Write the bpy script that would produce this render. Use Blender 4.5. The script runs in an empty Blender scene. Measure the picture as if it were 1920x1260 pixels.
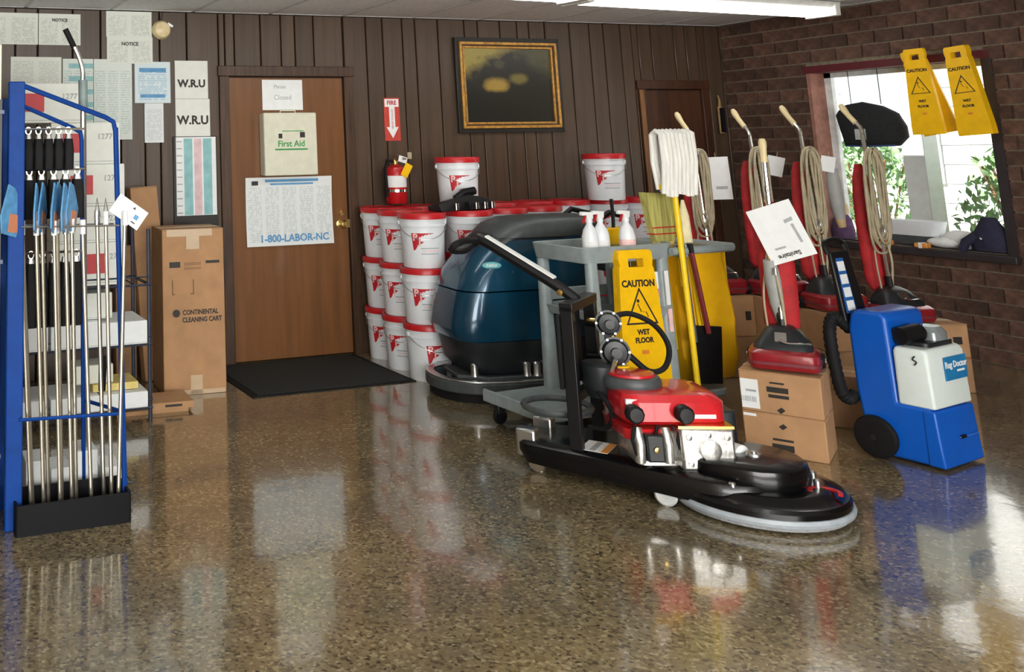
import bpy, bmesh, math, random
from mathutils import Matrix, Vector, Euler
random.seed(7)
PI = math.pi
S = bpy.context.scene
C = S.collection
R = math.radians

# ------------------------------------------------------------------ camera, world, light
CAM_H = 1.5
cd = bpy.data.cameras.new('camera'); cam = bpy.data.objects.new('camera', cd); C.objects.link(cam)
S.camera = cam
YAW, PITCH, ROLL, FPX, PX, PY = R(17.34), R(8.68), R(-1.04), 1760.0, 346.0, 11.0
r0 = Vector((math.cos(YAW), -math.sin(YAW), 0)); f0 = Vector((math.sin(YAW), math.cos(YAW), 0)); u0 = Vector((0, 0, 1))
fw = f0*math.cos(PITCH) + u0*math.sin(PITCH); up = u0*math.cos(PITCH) - f0*math.sin(PITCH)
rt = r0*math.cos(ROLL) + up*math.sin(ROLL); up = up*math.cos(ROLL) - r0*math.sin(ROLL)
rt = up.cross(-fw).normalized(); up = (-fw).cross(rt).normalized()
m = Matrix((rt, up, -fw)).transposed().to_4x4(); m.translation = (0, 0, CAM_H)
cam.matrix_world = m
cd.sensor_width = 36; cd.sensor_fit = 'HORIZONTAL'; cd.lens = FPX/1920*36
cd.shift_x = (960-PX)/1920; cd.shift_y = (PY-630)/1920; cd.clip_start = .05

S.view_settings.view_transform = 'Standard'; S.view_settings.look = 'None'
S.view_settings.gamma = 1; S.view_settings.use_curve_mapping = False
S.view_settings.exposure = 0.75

w = bpy.data.worlds.new('sky'); S.world = w; w.use_nodes = True
nt = w.node_tree; bg = nt.nodes['Background']
sky = nt.nodes.new('ShaderNodeTexSky'); sky.sky_type = 'HOSEK_WILKIE'; sky.turbidity = 4
sky.sun_direction = Vector((-.55, .25, .80)).normalized()
nt.links.new(sky.outputs[0], bg.inputs[0]); bg.inputs[1].default_value = 2.2

def light(name, kind, loc, direction, energy, color=(1, 1, 1), size=None):
    l = bpy.data.lights.new(name, kind); o = bpy.data.objects.new(name, l); C.objects.link(o)
    o.location = loc; o.rotation_euler = Vector(direction).to_track_quat('-Z', 'Y').to_euler()
    l.energy = energy; l.color = color
    if size and kind == 'AREA': l.shape = 'RECTANGLE'; l.size, l.size_y = size
    if kind == 'SUN': l.angle = R(.5)
    return o
light('sun', 'SUN', (-10, 5, 20), (.55, -.25, -.80), 11, (1, .96, .9))
light('shopfront_daylight', 'AREA', (.3, -3.06, 1.45), (0, 1, -.05), 330, (1, .97, .92), (6.0, 1.7))

# ------------------------------------------------------------------ materials
MT = {}
def mat(name, col, rough=.5, metal=0, noise=.08, scale=18, coat=0, bump=0, spec=.5, stretch=None, rnd=0, emit=0, alpha=1, trans=0):
    if name in MT: return MT[name]
    m = bpy.data.materials.new(name); m.use_nodes = True; n = m.node_tree.nodes; L = m.node_tree.links
    b = n['Principled BSDF']
    tc = n.new('ShaderNodeTexCoord'); mp = n.new('ShaderNodeMapping')
    if stretch: mp.inputs['Scale'].default_value = stretch
    L.new(tc.outputs['Object'], mp.inputs[0])
    nz = n.new('ShaderNodeTexNoise'); nz.inputs['Scale'].default_value = scale; nz.inputs['Detail'].default_value = 4
    L.new(mp.outputs[0], nz.inputs['Vector'])
    rp = n.new('ShaderNodeValToRGB')
    c0 = [max(0, c*(1-noise*2.2)) for c in col[:3]]; c1 = [min(1, c*(1+noise*2.2)) for c in col[:3]]
    rp.color_ramp.elements[0].color = (*c0, 1); rp.color_ramp.elements[1].color = (*c1, 1)
    rp.color_ramp.elements[0].position = .25; rp.color_ramp.elements[1].position = .75
    L.new(nz.outputs[0], rp.inputs[0]); out = rp.outputs[0]
    if rnd:
        oi = n.new('ShaderNodeObjectInfo'); hs = n.new('ShaderNodeHueSaturation')
        mr = n.new('ShaderNodeMapRange'); mr.inputs[3].default_value = 1-rnd; mr.inputs[4].default_value = 1+rnd
        L.new(oi.outputs['Random'], mr.inputs[0]); L.new(mr.outputs[0], hs.inputs['Value'])
        L.new(out, hs.inputs['Color']); out = hs.outputs[0]
    L.new(out, b.inputs['Base Color'])
    b.inputs['Roughness'].default_value = rough; b.inputs['Metallic'].default_value = metal
    b.inputs['Specular IOR Level'].default_value = spec
    b.inputs['Coat Weight'].default_value = coat; b.inputs['Coat Roughness'].default_value = .06
    if trans: b.inputs['Transmission Weight'].default_value = trans
    if alpha < 1: b.inputs['Alpha'].default_value = alpha
    if emit:
        L.new(out, b.inputs['Emission Color']); b.inputs['Emission Strength'].default_value = emit
    if bump:
        bp = n.new('ShaderNodeBump'); bp.inputs['Strength'].default_value = bump; bp.inputs['Distance'].default_value = .01
        L.new(nz.outputs[0], bp.inputs['Height']); L.new(bp.outputs[0], b.inputs['Normal'])
    MT[name] = m
    return m

white_plastic = mat('white_plastic', (.78, .82, .86), .35, noise=.02)
red_lid = mat('red_lid', (.50, .012, .018), .35, noise=.05)
red_print = mat('red_print', (.48, .012, .02), .5, noise=.05)
pink_print = mat('pink_print', (.85, .55, .55), .5)
black_plastic = mat('black_plastic', (.006, .006, .007), .4, noise=.1, spec=.35)
black_gloss = mat('black_gloss', (.003, .003, .0035), .24, noise=.1, coat=.15, spec=.35)
black_rubber = mat('black_rubber', (.006, .006, .007), .7, noise=.15, spec=.25)
black_ink = mat('black_ink', (.02, .016, .014), .6)
grey_ink = mat('grey_ink', (.38, .40, .42), .6)
blue_ink = mat('blue_ink', (.10, .30, .55), .6)
teal_ink = mat('teal_ink', (.25, .50, .52), .6)
green_ink = mat('green_ink', (.03, .30, .07), .6)
chrome = mat('chrome', (.75, .75, .74), .16, 1, noise=.03)
steel = mat('steel', (.55, .56, .56), .32, 1, noise=.06)
cast_alu = mat('cast_aluminium', (.62, .61, .58), .35, .9, noise=.15, scale=40, bump=.15)
pole_metal = mat('pole_metal', (.54, .50, .41), .3, .9, noise=.04)
brass = mat('brass', (.75, .52, .18), .22, 1, noise=.05)
cardboard = mat('cardboard', (.42, .235, .115), .85, noise=.07, scale=9, bump=.05)
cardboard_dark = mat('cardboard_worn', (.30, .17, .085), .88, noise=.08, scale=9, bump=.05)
tape = mat('packing_tape', (.52, .38, .24), .35, noise=.03)
paper = mat('paper', (.74, .77, .72), .8, noise=.02)
paper_white = mat('paper_white', (.80, .83, .84), .8, noise=.02)
paper_cream = mat('paper_cream', (.74, .76, .66), .8, noise=.02)
paper_blue = mat('paper_blue', (.62, .74, .80), .8, noise=.03)
yellow = mat('sign_yellow', (.90, .52, .004), .38, noise=.04)
yellow_bag_m = mat('bag_yellow', (.95, .50, .006), .42, noise=.06, bump=.15, scale=8)
yellow_handle = mat('handle_yellow', (.95, .64, .012), .35, noise=.03)
cart_grey = mat('cart_grey', (.27, .32, .33), .45, noise=.06)
blue_paint = mat('rack_blue', (.002, .045, .25), .55, noise=.06, spec=.2)
blue_machine = mat('machine_blue', (.002, .095, .50), .35, noise=.05, scale=4)
teal_blue = mat('scrubber_blue', (.002, .052, .105), .24, .25, noise=.12, scale=3, coat=.5)
dark_grey = mat('dark_grey_plastic', (.055, .065, .068), .45, noise=.1)
charcoal = mat('charcoal_plastic', (.012, .015, .018), .4, noise=.1)
engine_red = mat('engine_red', (.55, .012, .02), .28, noise=.06, coat=.5)
vac_red = mat('vacuum_red', (.26, .012, .018), .3, noise=.08, coat=.4)
bag_red = mat('bag_red', (.40, .012, .016), .75, noise=.14, bump=.3, scale=12)
cord_m = mat('cord_beige', (.42, .36, .24), .6, noise=.08)
grip_m = mat('grip_cream', (.72, .60, .34), .5, noise=.04)
mop_m = mat('mop_cotton', (.82, .82, .78), .95, noise=.06, bump=.4, scale=60, stretch=(1, 1, .1))
straw = mat('broom_straw', (.40, .38, .11), .85, noise=.22, scale=60, stretch=(1, 1, .06), bump=.3)
wood_dark = mat('trim_wood', (.055, .026, .012), .45, noise=.25, scale=6, stretch=(6, 6, .5))
door_wood = mat('door_wood', (.165, .066, .019), .38, noise=.10, scale=4, stretch=(5, 5, .35), coat=.15)
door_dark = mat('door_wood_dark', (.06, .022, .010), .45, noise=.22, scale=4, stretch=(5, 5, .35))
lit_trim_wood = mat('lit_trim_wood', (.22, .10, .04), .5, noise=.2, scale=6, stretch=(6, 6, .5))
plank_m = mat('panel_wood', (.070, .043, .026), .42, noise=.12, scale=5, stretch=(7, 7, .25), rnd=.14, bump=.1)
groove_m = mat('panel_groove', (.02, .012, .008), .7)
gold = mat('frame_gold', (.50, .26, .055), .4, .35, noise=.2, scale=30)
frame_black = mat('frame_black', (.012, .010, .008), .45)
mat_rubber = mat('mat_rubber', (.010, .012, .010), .85, noise=.3, scale=90, bump=.5)
ceil_m = mat('ceiling_tile', (.80, .82, .82), .9, noise=.05, scale=40, bump=.15)
grid_m = mat('ceiling_grid', (.55, .56, .56), .5)
fixture_m = mat('fixture_white', (.72, .73, .70), .45)
tube_m = mat('lamp_glow', (1, .97, .88), .4, emit=7)
brick_m = mat('brick', (.088, .044, .029), .8, noise=.24, scale=22, bump=.4, rnd=.34)
mortar_m = mat('mortar', (.175, .145, .10), .9, noise=.15, scale=40, bump=.3)
frame_red = mat('window_header', (.10, .014, .02), .5)
frame_dark = mat('window_frame_dark', (.03, .024, .026), .5)
frame_white = mat('window_frame_white', (.72, .76, .76), .5)
lit_reveal_m = mat('lit_reveal_brick', (.30, .14, .105), .75, noise=.14)  # far window return, light falling on it put into the paler pink
plain_wall = mat('plain_wall', (.30, .24, .18), .8)
cream = mat('cream_metal', (.68, .68, .55), .4, noise=.03)
navy_cloth = mat('navy_cloth', (.016, .016, .045), .8, noise=.2)
black_cloth = mat('black_cloth', (.010, .012, .014), .9, noise=.2, scale=80, bump=.3)
purple_cloth = mat('purple_cloth', (.10, .05, .12), .85, noise=.2)
white_cloth = mat('white_cloth', (.78, .80, .80), .9, noise=.04)
orange_p = mat('orange_plastic', (.70, .28, .06), .5)
label_white = mat('label_white', (.80, .82, .82), .6, noise=.02)
siding = mat('house_siding', (.75, .76, .74), .8, noise=.03)
lawn = mat('ground_outside', (.35, .34, .30), .95, noise=.2)
leaf = mat('leaf', (.26, .42, .20), .7, noise=.25)
sack_grey = mat('sleeve_grey', (.34, .35, .34), .6, noise=.05)
maroon = mat('stick_maroon', (.16, .015, .02), .45)
slate = mat('stick_slate', (.08, .11, .13), .5)
card_blue = mat('card_blue', (.10, .30, .55), .45, noise=.15, scale=25)
card_orange = mat('card_orange', (.62, .24, .12), .5)
glass = bpy.data.materials.new('window_glass'); glass.use_nodes = True
n = glass.node_tree.nodes; n.clear(); o_ = n.new('ShaderNodeOutputMaterial'); mx = n.new('ShaderNodeMixShader')
tr = n.new('ShaderNodeBsdfTransparent'); gl = n.new('ShaderNodeBsdfGlossy'); gl.inputs['Roughness'].default_value = .02
fr = n.new('ShaderNodeFresnel'); fr.inputs[0].default_value = 1.25
nz = n.new('ShaderNodeTexNoise'); nz.inputs['Scale'].default_value = 3
mp = n.new('ShaderNodeMapRange'); mp.inputs[3].default_value = .93; mp.inputs[4].default_value = .98
L = glass.node_tree.links
L.new(nz.outputs[0], mp.inputs[0]); L.new(mp.outputs[0], tr.inputs[0])
L.new(fr.outputs[0], mx.inputs[0]); L.new(tr.outputs[0], mx.inputs[1]); L.new(gl.outputs[0], mx.inputs[2]); L.new(mx.outputs[0], o_.inputs[0])

def page_material(name, base, ink, lines=26, amount=.35, cols=2):
    """printed sheet: rows of illegible small print in columns"""
    m = bpy.data.materials.new(name); m.use_nodes = True; n = m.node_tree.nodes; L = m.node_tree.links
    b = n['Principled BSDF']; b.inputs['Roughness'].default_value = .8
    tc = n.new('ShaderNodeTexCoord'); sx = n.new('ShaderNodeSeparateXYZ'); L.new(tc.outputs['Generated'], sx.inputs[0])
    def mth(op, a, b_=None):
        k = n.new('ShaderNodeMath'); k.operation = op
        for i, v in enumerate((a, b_)):
            if v is None: continue
            if isinstance(v, (int, float)): k.inputs[i].default_value = v
            else: L.new(v, k.inputs[i])
        return k.outputs[0]
    zz = mth('MULTIPLY', sx.outputs[2], lines); row = mth('GREATER_THAN', mth('FRACT', zz), .5)
    xx = mth('FRACT', mth('MULTIPLY', sx.outputs[0], cols)); col = mth('MULTIPLY', mth('GREATER_THAN', xx, .1), mth('LESS_THAN', xx, .9))
    nz = n.new('ShaderNodeTexNoise'); nz.inputs['Scale'].default_value = 1
    mp = n.new('ShaderNodeMapping'); mp.inputs['Scale'].default_value = (cols*11, 1, lines*.5); L.new(tc.outputs['Generated'], mp.inputs[0]); L.new(mp.outputs[0], nz.inputs['Vector'])
    word = mth('GREATER_THAN', nz.outputs[0], .46)
    edge = mth('MULTIPLY', mth('GREATER_THAN', sx.outputs[2], .06), mth('LESS_THAN', sx.outputs[2], .86))
    f = mth('MULTIPLY', mth('MULTIPLY', mth('MULTIPLY', row, col), mth('MULTIPLY', word, edge)), amount)
    mc = n.new('ShaderNodeMix'); mc.data_type = 'RGBA'; L.new(f, mc.inputs['Factor'])
    mc.inputs['A'].default_value = (*base, 1); mc.inputs['B'].default_value = (*ink, 1)
    L.new(mc.outputs['Result'], b.inputs['Base Color'])
    return m
pg_a = page_material('printed_notice', (.72, .76, .70), (.25, .27, .28), 24, .45, 2)
pg_b = page_material('printed_list', (.70, .76, .72), (.25, .40, .42), 34, .5, 3)
pg_c = page_material('printed_blue_notice', (.66, .76, .80), (.10, .35, .60), 20, .5, 1)
pg_d = page_material('printed_poster', (.72, .76, .76), (.28, .33, .36), 40, .45, 5)
pg_e = page_material('printed_small_list', (.74, .78, .80), (.35, .38, .45), 26, .5, 1)

def floor_material():
    m = bpy.data.materials.new('terrazzo'); m.use_nodes = True; n = m.node_tree.nodes; L = m.node_tree.links
    b = n['Principled BSDF']; tc = n.new('ShaderNodeTexCoord')
    v = n.new('ShaderNodeTexVoronoi'); v.inputs['Scale'].default_value = 88; L.new(tc.outputs['Object'], v.inputs['Vector'])
    rp = n.new('ShaderNodeValToRGB'); e = rp.color_ramp.elements
    sp = n.new('ShaderNodeSeparateColor'); L.new(v.outputs['Color'], sp.inputs[0])
    cols = [(0, (.055, .043, .025)), (.14, (.125, .097, .053)), (.34, (.195, .155, .088)), (.6, (.245, .20, .118)), (.82, (.185, .145, .083)), (.93, (.34, .29, .19))]
    e[0].position = 0; e[0].color = (*cols[0][1], 1); e[1].position = cols[1][0]; e[1].color = (*cols[1][1], 1)
    for p, c in cols[2:]:
        k = e.new(p); k.color = (*c, 1)
    L.new(sp.outputs[0], rp.inputs[0])
    nz = n.new('ShaderNodeTexNoise'); nz.inputs['Scale'].default_value = 2.2; nz.inputs['Detail'].default_value = 8; L.new(tc.outputs['Object'], nz.inputs['Vector'])
    rp2 = n.new('ShaderNodeValToRGB'); rp2.color_ramp.elements[0].color = (.72, .72, .74, 1); rp2.color_ramp.elements[1].color = (1.15, 1.1, 1.0, 1)
    rp2.color_ramp.elements[0].position = .35; rp2.color_ramp.elements[1].position = .65
    L.new(nz.outputs[0], rp2.inputs[0])
    mc = n.new('ShaderNodeMix'); mc.data_type = 'RGBA'; mc.blend_type = 'MULTIPLY'; mc.inputs['Factor'].default_value = 1
    L.new(rp.outputs[0], mc.inputs['A']); L.new(rp2.outputs[0], mc.inputs['B']); L.new(mc.outputs['Result'], b.inputs['Base Color'])
    b.inputs['Roughness'].default_value = .16; b.inputs['Specular IOR Level'].default_value = .6
    b.inputs['Coat Weight'].default_value = .8; b.inputs['Coat Roughness'].default_value = .065; b.inputs['Coat IOR'].default_value = 1.55
    n3 = n.new('ShaderNodeTexNoise'); n3.inputs['Scale'].default_value = 9; n3.inputs['Detail'].default_value = 3; L.new(tc.outputs['Object'], n3.inputs['Vector'])
    bp = n.new('ShaderNodeBump'); bp.inputs['Strength'].default_value = .035; bp.inputs['Distance'].default_value = .02
    L.new(n3.outputs[0], bp.inputs['Height']); L.new(bp.outputs[0], b.inputs['Coat Normal']); L.new(bp.outputs[0], b.inputs['Normal'])
    return m
terrazzo = floor_material()

def painting_material():
    m = bpy.data.materials.new('painting'); m.use_nodes = True; n = m.node_tree.nodes; L = m.node_tree.links
    b = n['Principled BSDF']; b.inputs['Roughness'].default_value = .35
    tc = n.new('ShaderNodeTexCoord')
    def blob(cx, cz, rx, rz, soft):
        mp = n.new('ShaderNodeMapping'); mp.vector_type = 'POINT'
        mp.inputs['Location'].default_value = (-cx/rx, -.0, -cz/rz); mp.inputs['Scale'].default_value = (1/rx, 0, 1/rz)
        L.new(tc.outputs['Generated'], mp.inputs[0])
        nz = n.new('ShaderNodeTexNoise'); nz.inputs['Scale'].default_value = 7; L.new(tc.outputs['Generated'], nz.inputs['Vector'])
        ln = n.new('ShaderNodeVectorMath'); ln.operation = 'LENGTH'; L.new(mp.outputs[0], ln.inputs[0])
        ad = n.new('ShaderNodeMath'); ad.operation = 'ADD'; L.new(ln.outputs['Value'], ad.inputs[0]); L.new(nz.outputs[0], ad.inputs[1])
        mr = n.new('ShaderNodeMapRange'); mr.inputs[1].default_value = 1.5-soft; mr.inputs[2].default_value = 1.5+soft; mr.inputs[3].default_value = 1; mr.inputs[4].default_value = 0
        L.new(ad.outputs[0], mr.inputs[0]); return mr.outputs[0]
    prev = None
    base = n.new('ShaderNodeRGB'); base.outputs[0].default_value = (.010, .010, .006, 1); prev = base.outputs[0]
    for (cx, cz, rx, rz, s, c) in ((.02, .98, .55, .32, .3, (.30, .24, .05)), (.95, .88, .35, .25, .3, (.06, .055, .018)), (.5, .55, .42, .38, .2, (.012, .010, .006)),
                                   (.36, .50, .13, .09, .35, (.34, .22, .04)), (.62, .58, .09, .07, .35, (.16, .13, .03)), (.40, .78, .06, .06, .3, (.05, .04, .02))):
        mc = n.new('ShaderNodeMix'); mc.data_type = 'RGBA'; L.new(blob(cx, cz, rx, rz, s), mc.inputs['Factor']); L.new(prev, mc.inputs['A']); mc.inputs['B'].default_value = (*c, 1); prev = mc.outputs['Result']
    L.new(prev, b.inputs['Base Color'])
    return m

# ------------------------------------------------------------------ mesh helpers
class MB:
    def __init__(s, mtx=None): s.v = []; s.f = []; s.m = mtx or Matrix.Identity(4)
    def add(s, vs, fs):
        k = len(s.v); s.v += [tuple(s.m @ Vector(v)) for v in vs]; s.f += [tuple(i+k for i in f) for f in fs]; return s
    def box(s, c, d, rot=None):
        hx, hy, hz = d[0]/2, d[1]/2, d[2]/2; M = Matrix.Translation(c)
        if rot is not None: M = M @ Euler(rot).to_matrix().to_4x4()
        vs = [M @ Vector((x*hx, y*hy, z*hz)) for x in (-1, 1) for y in (-1, 1) for z in (-1, 1)]
        return s.add(vs, [(0, 1, 3, 2), (4, 6, 7, 5), (0, 4, 5, 1), (2, 3, 7, 6), (0, 2, 6, 4), (1, 5, 7, 3)])
    def bb(s, a, b):
        return s.box([(a[i]+b[i])/2 for i in range(3)], [abs(b[i]-a[i]) for i in range(3)])
    def loft(s, rings, cap=True, closed=False):
        k = len(rings[0]); vs = [p for r_ in rings for p in r_]; fs = []
        N = len(rings)
        for i in range(N if closed else N-1):
            j = (i+1) % N
            for a in range(k):
                b = (a+1) % k; fs.append((i*k+a, i*k+b, j*k+b, j*k+a))
        if cap and not closed: fs.append(tuple(range(k-1, -1, -1))); fs.append(tuple((N-1)*k+a for a in range(k)))
        return s.add(vs, fs)
    def tube(s, pts, r, n=8, closed=False, flat=1.0):
        pts = [Vector(p) for p in pts]; N = len(pts); rings = []; prev = None
        rr = r if isinstance(r, (list, tuple)) else [r]*N
        for i, p in enumerate(pts):
            if closed: t = pts[(i+1) % N]-pts[i-1]
            else: t = pts[min(i+1, N-1)]-pts[max(i-1, 0)]
            t.normalize()
            if prev is None:
                a = Vector((0, 0, 1)) if abs(t.z) < .9 else Vector((1, 0, 0)); u = t.cross(a).normalized()
            else: u = (prev - t*prev.dot(t)).normalized()
            prev = u; v_ = t.cross(u)
            rings.append([p + u*math.cos(2*PI*j/n)*rr[i] + v_*math.sin(2*PI*j/n)*rr[i]*flat for j in range(n)])
        return s.loft(rings, closed=closed)
    def lathe(s, prof, c=(0, 0, 0), n=24, rot=None):
        M = Matrix.Translation(c)
        if rot is not None: M = M @ Euler(rot).to_matrix().to_4x4()
        return s.loft([[M @ Vector((r_*math.cos(2*PI*j/n), r_*math.sin(2*PI*j/n), z)) for j in range(n)] for r_, z in prof])
    def prism(s, poly, axis, a, b):
        def P(u, v, t): return {'x': (t, u, v), 'y': (u, t, v), 'z': (u, v, t)}[axis]
        return s.loft([[P(u, v, a) for u, v in poly], [P(u, v, b) for u, v in poly]])
    def ball(s, c, r, n=14):
        rx, ry, rz = r if isinstance(r, (tuple, list)) else (r, r, r)
        return s.loft([[(c[0]+rx*math.sin(max(t, .02))*math.cos(2*PI*j/n), c[1]+ry*math.sin(max(t, .02))*math.sin(2*PI*j/n), c[2]-rz*math.cos(t)) for j in range(n)] for t in [PI*min(max(i/8, .01), .99) for i in range(9)]])
    def mesh(s, name, smooth=35):
        me = bpy.data.meshes.new(name); me.from_pydata(s.v, [], s.f)
        bm = bmesh.new(); bm.from_mesh(me); bmesh.ops.recalc_face_normals(bm, faces=bm.faces); bm.to_mesh(me); bm.free()
        if smooth:
            me.polygons.foreach_set('use_smooth', [True]*len(me.polygons)); me.set_sharp_from_angle(angle=R(smooth))
        me.update(); return me
def rrect(w, d, r, z, n=4, c=(0, 0)):
    r = min(r, w/2-1e-4, d/2-1e-4); out = []
    for (sx, sy, a0) in ((1, 1, 0), (-1, 1, 90), (-1, -1, 180), (1, -1, 270)):
        for i in range(n+1):
            a = R(a0+90*i/n); out.append((c[0]+sx*(w/2-r)+r*math.cos(a), c[1]+sy*(d/2-r)+r*math.sin(a), z))
    return out
def arc(cx, cy, r, a0, a1, n=12): return [(cx+r*math.cos(R(a0+(a1-a0)*i/n)), cy+r*math.sin(R(a0+(a1-a0)*i/n))) for i in range(n+1)]

def link(name, me, material=None, parent=None, loc=None, rot=None):
    o = bpy.data.objects.new(name, me); C.objects.link(o)
    if material is not None and not me.materials: me.materials.append(material)
    if parent: o.parent = parent
    if loc: o.location = loc
    if rot: o.rotation_euler = rot
    return o
def part(name, mb, material, parent=None, bev=0, smooth=35, label=None, seg=2):
    o = link(name, mb.mesh(name, smooth), material, parent)
    if bev:
        md = o.modifiers.new('bevel', 'BEVEL'); md.width = bev; md.segments = seg; md.limit_method = 'ANGLE'; md.angle_limit = R(40); md.harden_normals = False
    if label: o['label'] = label
    return o
def tag(o, label, cat, group=None):
    o['label'] = label; o['category'] = cat
    if group: o['group'] = group
    return o
def thing(name, label, cat, loc=(0, 0, 0), rz=0, group=None, rot=None):
    o = bpy.data.objects.new(name, None); C.objects.link(o); o.empty_display_size = .05
    o.location = loc; o.rotation_euler = rot if rot else (0, 0, rz)
    return tag(o, label, cat, group)
def struct(name, mb, material, parent=None, bev=0, label=None):
    o = part(name, mb, material, parent, bev)
    if not parent: o['kind'] = 'structure'
    if label: o['label'] = label
    return o
def copy_tree(o, parent=None):
    c = o.copy(); C.objects.link(c); c.parent = parent
    for ch in list(o.children): copy_tree(ch, c)
    return c
TXT = {}
def text_mesh(s, size, bold=0, align='CENTER', depth=.0006):
    k = (s, size, bold, align)
    if k in TXT: return TXT[k]
    cu = bpy.data.curves.new('t', 'FONT'); cu.body = s; cu.size = size; cu.align_x = align; cu.align_y = 'CENTER'; cu.extrude = depth; cu.offset = bold; cu.resolution_u = 3
    o = bpy.data.objects.new('t', cu); C.objects.link(o)
    dg = bpy.context.evaluated_depsgraph_get(); me = bpy.data.meshes.new_from_object(o.evaluated_get(dg)); me.name = 'lettering'
    bpy.data.objects.remove(o); bpy.data.curves.remove(cu)
    me.materials.clear(); TXT[k] = me
    return me
FACE_Y = Euler((PI/2, 0, 0)); FACE_X = Matrix(((0, 0, -1), (-1, 0, 0), (0, 1, 0))).to_euler()
def text(s, size, loc, material, parent, rot=FACE_Y, bold=0, align='CENTER', name='lettering', sx=1):
    me = text_mesh(s, size, bold, align)
    if me.materials and me.materials[0] != material: me = me.copy(); me.materials.clear()
    o = link(name, me, material, parent, loc, rot); o.scale = (sx, 1, 1); return o

# ------------------------------------------------------------------ setting
XR, YB, ZC = 7.0, 6.5, 2.49          # right wall, back wall, ceiling
XL, YF = -3.0, -3.0
fl = struct('floor', MB().bb((XL-.2, YF-.2, -.1), (XR+.3, YB+.3, 0)), terrazzo, label='polished speckled brown terrazzo floor')
# back wall with panelling
D1 = (2.355, 3.285, 2.02); D2 = (6.12, 6.72, 1.93)
wb = struct('wall_back', MB().bb((XL, YB+.045, 0), (XR+.3, YB+.2, ZC+.1)), groove_m, label='dark wood panelled back wall')
xs = []
x = .62; seq = [.20, .145, .175, .115, .205, .245, .125, .21, .165, .115, .155, .245]
x = XL; i = 0
while x < XR:
    xs.append(x); x += seq[i % len(seq)]; i += 1
xs.append(XR)
for a, b in zip(xs[:-1], xs[1:]):
    cuts = [a]
    for d in (D1, D2):
        for e in (d[0]-.02, d[1]+.02):
            if a < e < b: cuts.append(e)
    cuts = sorted(cuts)+[b]
    for p, q in zip(cuts[:-1], cuts[1:]):
        z0 = 0; mid = (p+q)/2
        for d in (D1, D2):
            if d[0]-.02 < mid < d[1]+.02: z0 = d[2]+.02
        if q-p < .01: continue
        o = part('wall_plank', MB().box((0, 0, 0), (q-p-.009, .03, ZC-z0)), plank_m, wb, bev=.004, seg=1)
        o.location = (mid, YB+.015, (ZC+z0)/2)
def door(nm, D, m_, trim, label):
    d = struct(nm, MB().bb((D[0]+.004, YB+.004, .008), (D[1]-.004, YB+.044, D[2]-.004)), m_, bev=.003, label=label)
    t = .075
    part('door_jamb', MB().bb((D[0]-t, YB-.022, 0), (D[0], YB+.03, D[2]+.005)), trim, d, bev=.004)
    part('door_jamb', MB().bb((D[1], YB-.022, 0), (D[1]+t, YB+.03, D[2]+.005)), trim, d, bev=.004)
    part('door_head', MB().bb((D[0]-t-.01, YB-.026, D[2]+.005), (D[1]+t+.01, YB+.03, D[2]+.08)), trim, d, bev=.004)
    return d
d1 = door('door_1', D1, door_wood, wood_dark, 'brown stained wooden door with brass knob in the panelled wall')
part('door_knob', MB().lathe([(.001, 0), (.032, 0), (.032, .006), (.012, .012), (.012, .035), (.026, .045), (.030, .06), (.022, .074), (.001, .078)], (3.215, YB+.004, .93), 18, (PI/2, 0, 0)), brass, d1)
part('deadbolt', MB().lathe([(.001, 0), (.024, 0), (.022, .012), (.001, .014)], (3.225, YB+.004, 1.01), 16, (PI/2, 0, 0)), brass, d1)
part('strike_plate', MB().bb((3.262, YB-.004, .90), (3.284, YB+.004, .96)), brass, d1)
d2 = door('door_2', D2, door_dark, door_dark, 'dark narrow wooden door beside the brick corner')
part('lit_trim_edge', MB().bb((D2[0]-.075, YB-.03, .0), (D2[0]-.03, YB-.02, 1.93)), lit_trim_wood, d2)  # added strip: light on the trim's left edge, painted as orange wood
# left, front walls
struct('wall_left', MB().bb((XL-.2, YF, 0), (XL, YB+.2, ZC+.1)), plain_wall, label='plain wall to the left of the shop floor')
wfm = MB(); W0, W1, WZ0, WZ1 = -2.75, 3.35, .55, 2.3
wfm.bb((XL-.2, YF-.2, 0), (XR+.3, YF, WZ0)); wfm.bb((XL-.2, YF-.2, WZ1), (XR+.3, YF, ZC+.1))
wfm.bb((XL-.2, YF-.2, WZ0), (W0, YF, WZ1)); wfm.bb((W1, YF-.2, WZ0), (XR+.3, YF, WZ1))
struct('wall_front', wfm, plain_wall, label='front wall with wide shop windows behind the viewer')
w2 = struct('window_2', MB().bb((W0, YF-.1, WZ0), (W1, YF-.04, WZ0+.06)), frame_dark, label='wide shopfront window with dark frame')
part('window_head', MB().bb((W0, YF-.1, WZ1-.06), (W1, YF-.04, WZ1)), frame_dark, w2)
for i in range(6):
    xx = W0+(W1-W0)*i/5; part('mullion', MB().bb((xx-.03, YF-.1, WZ0), (xx+.03, YF-.04, WZ1)), frame_dark, w2)
# ceiling
cl = struct('ceiling', MB().bb((XL-.2, YF-.2, ZC+.03), (XR+.3, YB+.3, ZC+.25)), grid_m, label='white suspended tile ceiling')
tile = MB().box((0, 0, 0), (.590, 1.20, .02)).mesh('ceiling_tile', 0)
xx = XR-.03-.305
while xx > XL-.3:
    yy = YB-.61
    while yy > YF:
        o = link('ceiling_tile', tile, ceil_m, cl, (xx, yy, ZC+.018)); yy -= 1.22
    xx -= .61
gm = MB(); xx = XR-.03
while xx > XL: gm.bb((xx-.012, YF, ZC+.004), (xx+.012, YB, ZC+.03)); xx -= .61
yy = YB
while yy > YF: gm.bb((XL, yy-.012, ZC+.004), (XR, yy+.012, ZC+.03)); yy -= 1.22
part('tile_grid', gm, grid_m, cl)

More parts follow.
